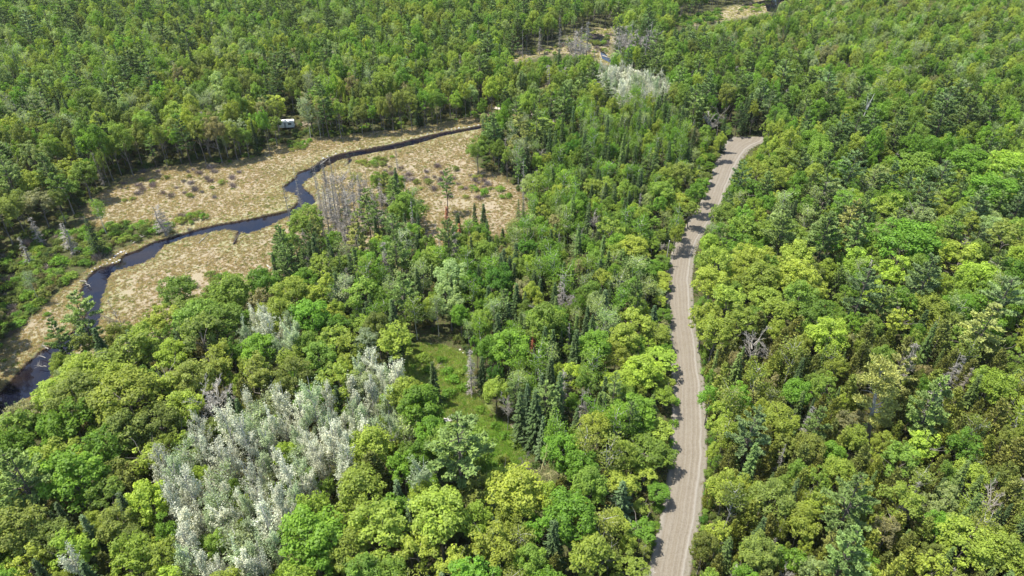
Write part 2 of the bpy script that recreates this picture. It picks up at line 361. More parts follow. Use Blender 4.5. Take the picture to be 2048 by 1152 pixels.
def crown_airy(R=2.6, H=13.0, base=0.35, n=26, dens=70, leaf=0.26):
    A = Acc(); T = Acc()
    V, Q = trunk_arr(H * 0.94, 0.12, 0.6, 5, 6); T.add(V, Q, 0.5, 1)
    for i in range(n):
        z0 = H * rng.uniform(base, 0.85); a = rng.uniform(0, 6.283); e = (z0 / H - base) / (1 - base)
        L = R * (1.1 - 0.5 * e) * rng.uniform(0.55, 1.1)
        p1 = np.array((math.cos(a) * L, math.sin(a) * L, z0 + L * rng.uniform(0.35, 1.1)))
        V, Q = tube(wob((0, 0, z0), p1, 4, 0.18), [0.05, 0.04, 0.026, 0.01], 3); T.add(V, Q, 0.5, 1)
        m = int(dens * rng.uniform(0.4, 1.3)); t = rng.uniform(0.35, 1.1, m)
        P = np.array((0, 0, z0)) * (1 - t[:, None]) + p1 * t[:, None] + rng.normal(size=(m, 3)) * np.array([0.5, 0.5, 0.36])
        Ls = leaf * rng.uniform(0.6, 1.3, m); V, Q = leaf_rand(P, np.array([[0, 0, 0.8]]) + rsphere(m) * 0.7, Ls, Ls * 0.75, 0.5)
        A.add(V, Q, np.clip(rng.uniform(0.1, 0.9) * 0.4 + rng.uniform(0, 1, m) * 0.6, 0, 1))
    return A, T
def dead_conifer(R=1.7, H=13.0, n=85, twigs=9, gap=0.0, droop=0.35):
    A = Acc(); T = Acc()
    V, Q = trunk_arr(H, 0.2, 0.3, 6, 6); T.add(V, Q, 0.5, 1)
    for i in range(n):
        e = rng.uniform(0.08, 0.98); 
        if rng.random() < gap: continue
        a = rng.uniform(0, 6.283); L = R * (1 - e) ** 0.7 * rng.uniform(0.55, 1.15) + 0.15
        p0 = np.array((0, 0, H * e)); p1 = np.array((math.cos(a) * L, math.sin(a) * L, H * e + L * rng.uniform(-droop, 0.25)))
        V, Q = tube([p0, (p0 + p1) / 2 + (0, 0, 0.08 * L), p1], [0.05, 0.035, 0.015], 3); A.add(V, Q, rng.uniform(0.3, 0.9))
        m = int(twigs * (0.4 + L / R)); 
        if m < 1: continue
        t = rng.uniform(0.2, 1, m)[:, None]; P = p0 * (1 - t) + p1 * t
        D = norm((p1 - p0)[None] * 0.5 / L + rng.normal(size=(m, 3)) * np.array([0.6, 0.6, 0.4]) + np.array([0, 0, -0.2]))
        S = norm(np.cross(D, rsphere(m))); V, Q = leafq(P, D, S, rng.uniform(0.25, 0.7, m), rng.uniform(0.03, 0.07, m), 0.4)
        A.add(V, Q, rng.uniform(0.1, 1, m))
    return A, T
def bare_tree(R=2.6, H=11.0, base=0.4, n=16, fuzz=0, up=1.0):
    A = Acc(); T = Acc()
    V, Q = trunk_arr(H * 0.8, 0.16, 0.6, 6, 6); T.add(V, Q, 0.5, 1)
    for i in range(n):
        z0 = H * rng.uniform(base, 0.78); a = rng.uniform(0, 6.283); L = R * rng.uniform(0.5, 1.05)
        p0 = np.array((0, 0, z0)); p1 = np.array((math.cos(a) * L, math.sin(a) * L, z0 + L * rng.uniform(0.5, 1.3) * up))
        V, Q = tube(wob(p0, p1, 4, 0.22), [0.07, 0.05, 0.035, 0.015], 4); A.add(V, Q, rng.uniform(0.4, 0.9))
        for j in range(7):
            t = rng.uniform(0.3, 1); q0 = p0 * (1 - t) + p1 * t; q1 = q0 + norm((p1 - p0) / L + rng.normal(size=3) * 0.7) * L * rng.uniform(0.25, 0.5)
            V, Q = tube(wob(q0, q1, 3, 0.08), [0.03, 0.022, 0.008], 3); A.add(V, Q, rng.uniform(0.3, 0.9))
            m = 6 + fuzz; tt = rng.uniform(0.2, 1.1, m)[:, None]; P = q0 * (1 - tt) + q1 * tt
            D = norm(rng.normal(size=(m, 3)) * 0.6 + (q1 - q0) / np.linalg.norm(q1 - q0) + np.array([0, 0, 0.3])); S = norm(np.cross(D, rsphere(m)))
            V, Q = leafq(P, D, S, rng.uniform(0.25, 0.6, m), rng.uniform(0.025, 0.06, m), 0.4); A.add(V, Q, rng.uniform(0.2, 1, m))
    return A, T
def bush(R=1.4, H=1.8, nl=16, per=60, leaf=0.2):
    A = Acc()
    for i in range(nl):
        a = rng.uniform(0, 6.283); q = rng.uniform(0, 0.8) ** 0.6; r = R * rng.uniform(0.25, 0.42)
        c = np.array((math.cos(a) * R * q, math.sin(a) * R * q, H * 0.55 * (1.15 - q * 0.6)))
        p = rsphere(per); p = p[p[:, 2] > -0.5]
        P = c + p * r * rng.uniform(0.5, 1.2, (len(p), 1)) * np.array([1, 1, H / R * 0.7]); P[:, 2] = np.maximum(P[:, 2], 0.02)
        Ls = leaf * rng.uniform(0.6, 1.3, len(p)); V, Q = leaf_rand(P, p + np.array([0, 0, 0.7]), Ls, Ls * 0.7, 0.5)
        A.add(V, Q, np.clip(rng.uniform(0, 1) * 0.45 + rng.uniform(0, 1, len(p)) * 0.55, 0, 1))
    return A
def bare_bush(R=1.4, H=1.3, n=70):
    A = Acc()
    for k in range(7):
        a = rng.uniform(0, 6.283); q = rng.uniform(0, 0.75) * R; c = np.array((math.cos(a) * q, math.sin(a) * q, 0))
        m = n; D = norm(rng.normal(size=(m, 3)) * np.array([0.5, 0.5, 0.15]) + np.array([0, 0, 0.85])); S = norm(np.cross(D, rsphere(m)))
        P = c + D * rng.uniform(0, 0.7, (m, 1)) * H + rng.normal(size=(m, 3)) * np.array([0.25, 0.25, 0.0])
        V, Q = leafq(P, D, S, rng.uniform(0.25, 0.55, m), rng.uniform(0.03, 0.08, m), 0.4); A.add(V, Q, rng.uniform(0, 1, m))
    return A

# kinds: noun, category, part names, materials, nominal R and H, nominal crown centre fraction
KIND = {
 'broad':  dict(name='broadleaf_tree', noun='broadleaf tree', R=4.0, H=14.0, c=0.63, mats=(M_LEAF, M_BARK), smats=(M_LEAF_S, M_BARK), grp='broadleaf trees of the forest'),
 'airy':   dict(name='birch_tree', noun='thin-crowned birch', R=2.6, H=13.0, c=0.66, mats=(M_LEAF, M_PBARK), smats=(M_LEAF_S, M_PBARK), grp='thin-crowned birches'),
 'poplar': dict(name='poplar_tree', noun='silvery poplar', R=2.1, H=15.0, c=0.64, mats=(M_SILV, M_PBARK), smats=(M_SILV_S, M_PBARK), grp='silvery poplars'),
 'pine':   dict(name='pine_tree', noun='pine', R=4.4, H=19.0, c=0.62, mats=(M_NEED, M_DBARK), smats=(M_NEED_S, M_DBARK), grp='tall pines'),
 'spruce': dict(name='spruce_tree', noun='spruce', R=1.9, H=11.6, c=0.45, mats=(M_NEED, M_DBARK), smats=(M_NEED_S, M_DBARK), grp='pointed spruces'),
 'cedar':  dict(name='cedar_tree', noun='cedar', R=2.4, H=10.5, c=0.48, mats=(M_NEED, M_DBARK), smats=(M_NEED_S, M_DBARK), grp='conical cedars'),
 'snag':   dict(name='dead_conifer', noun='dead conifer', R=1.7, H=13.0, c=0.55, mats=(M_TWIG, M_DEADW), smats=(M_TWIG_S, M_DEADW), grp='dead grey conifers'),
 'bare':   dict(name='bare_tree', noun='leafless tree', R=2.8, H=11.0, c=0.7, mats=(M_TWIG, M_DEADW), smats=(M_TWIG_S, M_DEADW), grp='leafless grey trees'),
 'shrub':  dict(name='shrub', noun='shrub', R=1.5, H=1.9, c=0.5, mats=(M_LEAF, M_BARK), smats=(M_LEAF_S, M_BARK), grp='low green shrubs'),
 'heath':  dict(name='bare_shrub', noun='leafless shrub', R=1.5, H=1.4, c=0.5, mats=(M_TWIG, M_BARK), smats=(M_TWIG_S, M_BARK), grp='brown leafless marsh shrubs'),
}
PART = {'snag': 'branches', 'bare': 'branches', 'heath': 'branches', 'shrub': 'foliage'}
VAR = {}
def variant(kind, A, T=None):
    VAR.setdefault(kind, []).append((A, T))
for i in range(9):
    A = crown_broad(nl=int(rng.integers(88, 112)), per=165, leaf=0.29, flat=0.75, base=rng.uniform(0.24, 0.36)); T = Acc(); limbs_broad(T, 4, 14, 0.3); variant('broad', A, T)
for i in range(5):
    A = crown_broad(nl=int(rng.integers(58, 74)), per=140, leaf=0.34, base=rng.uniform(0.2, 0.4), loose=1.0, flat=0.7); T = Acc(); limbs_broad(T, 4, 14, 0.3); variant('broad', A, T)
for i in range(6):
    A = crown_multi(stems=(2, 3, 3, 4, 5, 4)[i]); T = Acc(); limbs_broad(T, 4, 14, 0.3); variant('broad', A, T)
for i in range(6): variant('airy', *crown_airy(n=int(rng.integers(22, 32))))
for i in range(6): variant('poplar', *crown_poplar(R=rng.uniform(1.5, 2.0), leaf=0.18, dens=80, n=int(rng.integers(28, 38))))
for i in range(7): variant('pine', *crown_pine(R=rng.uniform(3.8, 4.6), whorls=int(rng.integers(10, 13)), sparse=(0.05, .1, .15, .2, .25, .3, .35)[i], base=rng.uniform(0.2, 0.4), shape=rng.uniform(0.2, 0.5)))
for i in range(6): variant('spruce', *crown_spruce(R=rng.uniform(1.9, 2.5), step=rng.uniform(0.52, 0.72), dens=(1.2, 1.2, 1.1, 1.0, 0.9, 0.8)[i], base=(0.04, 0.05, 0.06, 0.1, 0.15, 0.2)[i]))
for i in range(5): variant('cedar', *crown_cedar(R=rng.uniform(2.1, 2.6), n=int(rng.integers(85, 110))))
for i in range(6): variant('snag', *dead_conifer(n=int(rng.integers(70, 120)), twigs=(10, 14, 18, 6, 4, 2)[i], gap=(0, 0, 0, .2, .4, .6)[i]))
for i in range(5): variant('bare', *bare_tree(n=int(rng.integers(12, 20)), fuzz=(0, 6, 14, 20, 2)[i], base=rng.uniform(0.3, 0.5)))
for i in range(5): variant('shrub', bush())
for i in range(4): variant('heath', bare_bush())
MESH = {}
for k, vs in VAR.items():
    K = KIND[k]; MESH[k] = []
    for A, T in vs:
        V, Q, v, m = A.arrays(); crown = mesh_np(PART.get(k, 'crown'), V, Q, [K['mats'][0]], v)
        tr = None; SV, SQ, Sv, Sm = V, Q, v, m * 0
        if T is not None:
            V2, Q2, v2, m2 = T.arrays(); tr = mesh_np('trunk', V2, Q2, [K['mats'][1]], v2, smooth=True)
            SV = np.concatenate([V, V2]); SQ = np.concatenate([Q, Q2 + len(V)]); Sv = np.concatenate([v, v2]); Sm = np.concatenate([m * 0, m2 * 0 + 1])
        sm = mesh_np(K['name'] + '_mass', SV, SQ, list(K['smats']), Sv, Sm)
        MESH[k].append((crown, tr, sm))

# ------------------------------------------------------------------ palette (base colours) and its words
PAL = {
 'yg': ((0.275, 0.335, 0.05), 'yellow-green'), 'lime': ((0.27, 0.365, 0.045), 'lime-green'), 'green': ((0.15, 0.265, 0.028), 'fresh green'),
 'deep': ((0.075, 0.17, 0.018), 'deep green'), 'mid': ((0.19, 0.28, 0.042), 'mid-green'), 'olive': ((0.20, 0.24, 0.048), 'olive-green'),
 'pale': ((0.27, 0.34, 0.12), 'pale green'), 'tan': ((0.27, 0.25, 0.11), 'rusty tan'), 'sage': ((0.26, 0.30, 0.16), 'grey-green'),
 'silver': ((0.57, 0.575, 0.42), 'white-leaved'), 'silverg': ((0.35, 0.42, 0.22), 'greenish-white'), 'pg': ((0.165, 0.235, 0.066), 'green'),
 'pb': ((0.145, 0.215, 0.08), 'blue-green'), 'py': ((0.31, 0.335, 0.10), 'yellowish'), 'pd': ((0.12, 0.175, 0.05), 'dark green'),
 'sd': ((0.07, 0.11, 0.036), 'dark green'), 'sb': ((0.10, 0.15, 0.062), 'blue-green'), 'sg': ((0.12, 0.175, 0.045), 'green'),
 'ce': ((0.155, 0.168, 0.040), 'olive-brown'), 'cg': ((0.215, 0.25, 0.045), 'olive-green'), 'red': ((0.30, 0.12, 0.065), 'red-brown'),
 'grey': ((0.27, 0.25, 0.215), 'grey'), 'white': ((0.38, 0.36, 0.315), 'bleached'), 'dgrey': ((0.21, 0.195, 0.17), 'dark grey'), 'brown': ((0.22, 0.18, 0.145), 'brown'), 'mauve': ((0.22, 0.18, 0.165), 'mauve-brown'),
}
TREES = []   # dicts
GRID = {}; GS = 8.0
def near(x, y, rad=10.0):
    n = int(rad // GS) + 1; gx, gy = int(x // GS), int(y // GS)
    for i in range(gx - n, gx + n + 1):
        for j in range(gy - n, gy + n + 1):
            yield from GRID.get((i, j), ())
def add_tree(kind, x, y, r, h, col, hero=False, var=None, rot=None):
    t = dict(kind=kind, x=x, y=y, r=r, h=h, col=col, hero=hero, var=rnd.randrange(len(MESH[kind])) if var is None else var, rot=rnd.uniform(0, 6.283) if rot is None else rot)
    TREES.append(t); GRID.setdefault((int(x // GS), int(y // GS)), []).append(t); return t
def hero(kind, cx, cy, wpx, col, hs=1.0, var=None, h=None):
    K = KIND[kind]; z = 9.0
    if 1225 < cx < 1345 and cy > 620: hs *= 0.72
    for _ in range(4):
        x, y = G(cx, cy, z); d = PX(x, y, z)[2]; r = wpx * d / F / 2
        hh = h if h else K['H'] * (0.45 + 0.55 * r / K['R']) * hs
        z = hh * K['c']
    if 60 < y < 262:
        ra_ = float(np.interp(y, ry, ra))
        if ra_ - 13 < x < ra_: hh = min(hh, max(6.5, (ra_ + 0.4 - x - 0.45 * r) / 0.42))
    return add_tree(kind, x, y, r, hh, col, True, var)
H = hero
for _a in ((1200,160,44),(1235,150,46),(1270,155,46),(1302,170,40),(1250,178,44),(1213,187,36),(1332,185,28),(1288,197,36),(1185,155,26)): H('poplar', *_a, 'silver', 1.0, None, 12.5)
# --- bottom, left to centre
for a in [
 ('broad',240,700,120,'yg'),('broad',300,690,85,'yg'),('broad',170,735,80,'yg'),('broad',330,760,100,'yg'),('broad',255,800,125,'yg'),('broad',160,800,110,'olive'),('broad',112,845,92,'green'),
 ('broad',145,850,105,'green'),('broad',25,865,90,'olive'),('broad',30,870,95,'mid'),('broad',250,870,90,'olive'),('broad',210,900,95,'green'),('pine',45,970,130,'pg'),('broad',150,960,120,'green'),('broad',220,1000,85,'mid'),
 ('broad',295,910,95,'yg'),('broad',300,1010,85,'lime'),('broad',240,1050,80,'olive'),('spruce',268,1050,52,'sd'),('spruce',195,1090,45,'sb'),('broad',40,1060,110,'olive'),('broad',110,1080,80,'olive'),('broad',145,1110,95,'lime'),
 ('broad',265,1115,105,'lime'),('broad',330,1120,85,'yg'),('poplar',152,1140,50,'silver'),('broad',60,1130,80,'yg'),
 ('broad',390,760,80,'olive'),('broad',370,820,75,'yg'),('broad',430,720,90,'yg'),('broad',470,590,85,'mid'),('broad',400,640,90,'mid'),('broad',355,590,70,'mid'),('broad',450,650,85,'mid'),('broad',520,610,60,'tan'),
 ('broad',590,585,58,'yg'),('broad',620,640,80,'green'),('broad',580,720,60,'yg'),('bare',405,810,70,'white'),('bare',435,795,60,'white'),('cedar',495,805,62,'ce'),('broad',640,720,70,'mid'),
 ('broad',620,1080,130,'green'),('broad',640,1130,90,'green'),('cedar',748,960,85,'ce'),('broad',780,1030,80,'green'),('broad',850,1005,70,'lime'),('broad',755,1060,135,'yg'),('broad',880,1040,125,'yg'),('broad',835,1110,90,'yg'),('broad',700,1110,90,'yg'),
 ('broad',985,1100,105,'yg'),('broad',950,1045,75,'lime'),('broad',1035,990,120,'yg'),('broad',960,985,85,'olive'),('broad',1075,1060,80,'green'),('broad',1145,1040,110,'green'),('broad',1180,1110,115,'yg'),('broad',1260,1120,95,'yg'),
 ('broad',1240,970,85,'yg'),('broad',1290,900,85,'mid'),('broad',1120,905,72,'green'),('broad',1165,935,70,'green'),('spruce',1240,1010,50,'sb'),('spruce',1085,885,32,'sb'),('spruce',1105,1110,60,'sd'),('broad',1285,1040,90,'green'),('broad',1060,1130,70,'mid'),('broad',905,1135,80,'yg'),
 ('pine',920,905,150,'pg',1.05),('broad',842,820,90,'green',1.05),('spruce',868,775,30,'sd'),('poplar',780,860,44,'silverg'),('broad',815,905,60,'mid'),('bare',1082,945,60,'tan'),('poplar',845,965,60,'silverg'),('bare',1050,930,34,'grey'),
 ('spruce',1070,850,52,'sd'),('spruce',1040,845,42,'sd'),('bare',1015,815,38,'grey'),('snag',942,740,30,'grey'),('snag',1165,820,30,'grey'),('bare',1235,905,46,'grey'),('broad',1190,860,62,'yg'),('broad',1270,830,90,'green'),
 ('broad',1312,700,92,'lime'),('broad',1285,745,80,'lime'),('broad',1330,780,62,'lime'),('broad',1310,660,60,'yg'),('broad',1235,770,70,'lime'),('broad',1310,850,80,'yg'),('broad',1325,900,66,'mid'),
 ('snag',1137,680,22,'grey'),('snag',1192,685,20,'grey'),('spruce',1066,700,18,'red'),('broad',1270,650,80,'yg'),('broad',1190,700,70,'green'),('broad',1090,650,80,'mid'),('broad',1020,700,80,'green'),
 ('broad',720,590,75,'mid'),('broad',700,700,70,'yg'),('broad',730,690,70,'sage'),('broad',770,500,60,'green'),('broad',905,560,70,'pale'),('broad',1055,490,62,'deep'),('broad',1100,500,60,'green'),('broad',970,510,50,'mid'),
 ('broad',1000,560,60,'deep'),('broad',900,600,70,'pale'),('broad',860,530,60,'mid'),('spruce',895,458,24,'red'),('spruce',1030,255,10,'red'),('spruce',917,470,22,'sd'),('spruce',920,490,22,'red'),('spruce',950,450,22,'sd'),('spruce',968,455,26,'sd'),
 ('spruce',1037,430,12,'sd'),('spruce',1046,432,12,'sd'),('pine',893,370,38,'pg',1.0),('snag',910,500,24,'grey'),('snag',825,450,20,'white'),
 ('pine',565,495,56,'pg'),('pine',625,480,40,'pg'),('broad',612,445,66,'mid'),('pine',715,480,56,'py'),('pine',787,390,42,'pg'),('pine',735,420,50,'pg'),('pine',755,440,42,'pg'),('airy',825,400,36,'pale'),('pine',600,500,24,'pg'),
 ('pine',165,635,80,'pg'),('pine',120,680,55,'pg'),('bare',235,640,48,'brown'),('broad',140,755,55,'pale'),('broad',40,845,70,'tan'),
 # snag copse by the stream
 ('snag',597,385,16,'grey'),('snag',583,445,26,'grey'),('snag',637,385,14,'grey'),('snag',650,365,14,'dgrey'),('snag',663,345,14,'grey'),('snag',675,365,14,'grey'),('snag',660,400,16,'dgrey'),('snag',640,420,18,'grey'),('snag',690,390,14,'grey'),
 ('snag',705,375,14,'grey'),('snag',720,385,12,'grey'),('snag',735,385,12,'grey'),('snag',670,425,20,'grey'),('snag',690,430,18,'dgrey'),('snag',655,445,20,'grey'),('snag',710,420,16,'grey'),('snag',800,400,14,'dgrey'),('snag',812,395,14,'grey'),
 ('snag',648,340,10,'dgrey'),('snag',628,350,10,'grey'),('bare',700,440,26,'grey'),('bare',665,440,30,'grey'),('bare',680,455,26,'grey'),('bare',640,455,26,'grey'),('bare',730,440,26,'grey'),('bare',720,460,26,'dgrey'),('snag',793,315,8,'grey'),
 ('snag',322,438,40,'grey',1,2,10),('snag',132,474,30,'grey',1,2,10),('snag',195,335,14,'grey',1,1,12),('spruce',188,480,26,'sd'),('snag',70,460,24,'grey',1,1,9),('snag',48,500,22,'grey',1,0,9),('airy',195,420,30,'mid'),('airy',60,560,26,'sage'),
 # right of the road
 ('pine',1722,590,82,'pb'),('pine',1845,570,88,'pb'),('pine',2000,610,90,'pb'),('pine',1965,665,92,'py'),('pine',1700,1010,115,'pg',1.0),('pine',1500,870,92,'pb'),('pine',1790,745,80,'py'),('pine',1690,1120,110,'pg'),
 ('pine',1645,480,86,'pg'),('pine',1560,470,76,'pg'),('pine',1700,450,70,'py'),('pine',1880,250,72,'pd'),('pine',1930,235,66,'pd'),('pine',1975,235,60,'pd'),('pine',1890,215,60,'pb'),('pine',1740,260,60,'pd'),('pine',1710,270,62,'pd'),('pine',1790,290,55,'pd'),
 ('pine',1600,330,42,'pd'),('pine',1700,345,60,'pb'),('pine',1620,380,40,'pd'),('pine',1650,180,50,'pb'),('pine',1950,420,64,'pb'),
 ('cedar',1585,680,62,'ce'),('cedar',1510,670,60,'ce'),('cedar',1725,690,60,'ce'),('cedar',1545,730,50,'ce'),('cedar',1800,720,55,'ce'),('cedar',1870,690,66,'ce'),('cedar',1500,750,46,'cg'),('cedar',1600,740,56,'ce'),('cedar',1860,780,55,'cg'),
 ('cedar',1985,850,70,'ce'),('cedar',2015,930,80,'ce'),('cedar',2010,1010,75,'ce'),('cedar',1900,820,60,'cg'),('cedar',1460,720,44,'ce'),('cedar',1840,1080,60,'cg'),('cedar',1780,980,55,'ce'),('cedar',1930,760,50,'ce'),('cedar',1760,720,44,'ce'),
 ('broad',1655,675,80,'lime'),('broad',1455,600,90,'yg'),('broad',1520,560,85,'yg'),('broad',1590,560,85,'yg'),('broad',1420,570,70,'yg'),('broad',1410,640,70,'yg'),('broad',1475,650,80,'yg'),('broad',1630,590,70,'yg'),('broad',1560,625,70,'yg'),('broad',1800,640,75,'yg'),('broad',1850,620,70,'yg'),
 ('broad',1446,478,60,'green'),('broad',1480,500,60,'green'),('broad',1430,515,58,'mid'),('broad',1810,490,110,'green'),('broad',1780,550,80,'lime'),('broad',1840,430,80,'pale'),('broad',1770,420,70,'yg'),('broad',1980,390,90,'green'),
 ('broad',2010,480,80,'olive'),('broad',1920,520,80,'yg'),('broad',1960,560,75,'lime'),('broad',2010,340,80,'lime'),('broad',1930,330,80,'green'),('broad',1830,340,75,'mid'),('broad',1860,300,60,'green'),('broad',1498,388,54,'green'),('broad',1515,350,50,'yg'),('broad',1566,322,50,'yg'),
 ('broad',1620,290,60,'green'),('broad',1600,255,50,'yg'),('broad',1484,440,52,'green'),
 ('broad',1850,890,90,'lime'),('broad',1800,925,76,'mid'),('broad',1980,780,80,'lime'),('broad',1930,900,80,'green'),('broad',1560,850,70,'yg'),('broad',1440,840,60,'yg'),('broad',1690,850,54,'tan'),('broad',1680,950,60,'yg'),('broad',1620,900,60,'olive'),
 ('broad',1540,1000,85,'olive'),('broad',1450,980,70,'yg'),('broad',1600,1050,70,'yg'),('broad',1440,1070,70,'yg'),('broad',1520,1110,75,'olive'),('broad',1580,1110,70,'green'),('broad',1800,1010,85,'yg'),('broad',1880,1010,80,'pale'),('broad',1930,1090,100,'yg'),
 ('broad',2000,1110,90,'yg'),('broad',1770,1070,60,'tan'),('broad',1860,1140,70,'yg'),('broad',1620,1140,70,'pale'),('broad',1990,700,70,'olive'),('broad',1480,800,60,'green'),('broad',1420,800,50,'green'),('broad',1590,790,60,'green'),('broad',1650,780,60,'mid'),
 ('snag',1905,755,36,'grey'),('snag',1870,800,44,'white'),('snag',1812,735,40,'grey'),('snag',1925,775,30,'brown'),('snag',1615,850,26,'white'),('snag',1775,535,20,'white'),('bare',1990,540,44,'grey'),('bare',1935,490,26,'white'),('bare',1690,150,16,'white'),('bare',1418,240,36,'grey'),
 ('bare',1440,235,30,'grey'),('bare',1500,455,30,'grey'),('bare',1965,1060,40,'grey'),('bare',1570,1150,30,'white'),('bare',1445,1090,34,'grey'),
 ('broad',1090,300-40,50,'yg'),('broad',1050,280-30,40,'yg'),('pine',985,265,52,'pd'),('pine',1075,260,52,'pg'),('broad',955,300,44,'mid'),
 ('broad',880,200,42,'green'),('broad',850,200,44,'green'),('broad',965,215,22,'green'),('broad',680,225,40,'yg'),('broad',720,230,34,'olive'),('broad',760,215,36,'yg'),('broad',640,215,44,'yg'),('broad',550,215,52,'yg'),('broad',545,245,46,'mid'),('broad',800,190,40,'olive'),
 ('broad',310,280,34,'lime'),('broad',270,285,44,'olive'),('broad',230,270,50,'mid'),('broad',350,265,54,'olive'),('broad',390,240,56,'olive'),('broad',290,220,60,'olive'),('broad',460,230,48,'sage'),('broad',470,260,50,'sage'),
 ('pine',640,190,44,'pg'),('pine',300,170,62,'pd'),('pine',60,60,56,'pb'),('pine',130,40,50,'pd'),('pine',330,80,48,'pd'),('pine',235,190,54,'pg'),('pine',250,150,48,'pg'),('pine',550,150,46,'pd'),('pine',910,150,40,'pg'),('pine',960,135,54,'pd'),('pine',1160,180,44,'pg'),
 ('snag',1080,80,14,'grey'),('snag',1045,85,14,'grey'),('snag',1162,85,22,'grey'),('snag',1175,75,22,'dgrey'),('snag',1232,90,26,'grey'),('snag',1250,85,24,'grey'),('snag',1270,95,26,'grey'),('snag',1290,90,24,'grey'),('snag',1307,90,22,'dgrey'),('snag',1258,100,24,'grey'),
 ('snag',1150,90,20,'dgrey'),('snag',1120,80,14,'grey'),('snag',1095,160,20,'grey'),('broad',1140,90,20,'mid'),('bare',1235,80,36,'grey',1,None),('bare',1255,92,38,'grey'),('snag',1240,95,34,'grey'),('snag',1262,85,32,'grey'),('bare',1282,84,36,'grey'),('snag',1300,85,32,'grey'),('bare',1308,78,36,'dgrey'),('snag',1292,102,32,'grey'),('bare',1140,92,30,'grey'),('snag',1152,100,28,'grey'),('bare',1168,96,30,'grey'),('bare',1128,150,34,'grey'),('snag',1098,170,28,'grey'),('snag',1188,120,18,'grey'),('broad',1090,190,32,'tan'),
]:
    kind, cx, cy, wp, col = a[:5]
    H(kind, cx, cy, wp, col, a[5] if len(a) > 5 else 1.0, a[6] if len(a) > 6 else None, a[7] if len(a) > 7 else None)
# thin the snag copse: they are tall narrow poles
for t in TREES:
    if t['kind'] == 'snag' and 575 < PX(t['x'], t['y'], 5)[0] < 830 and 330 < PX(t['x'], t['y'], 5)[1] < 480:
        t['h'] *= rnd.uniform(1.2, 1.5); t['var'] = rnd.choice([3, 4, 5, 1])

_x, _y = G(1735, 884)
for _d in (0, 1.5): GRID.setdefault((int(_x // GS), int((_y - _d) // GS)), []).append(dict(kind='pine', x=_x, y=_y - _d, r=3.2, h=20))
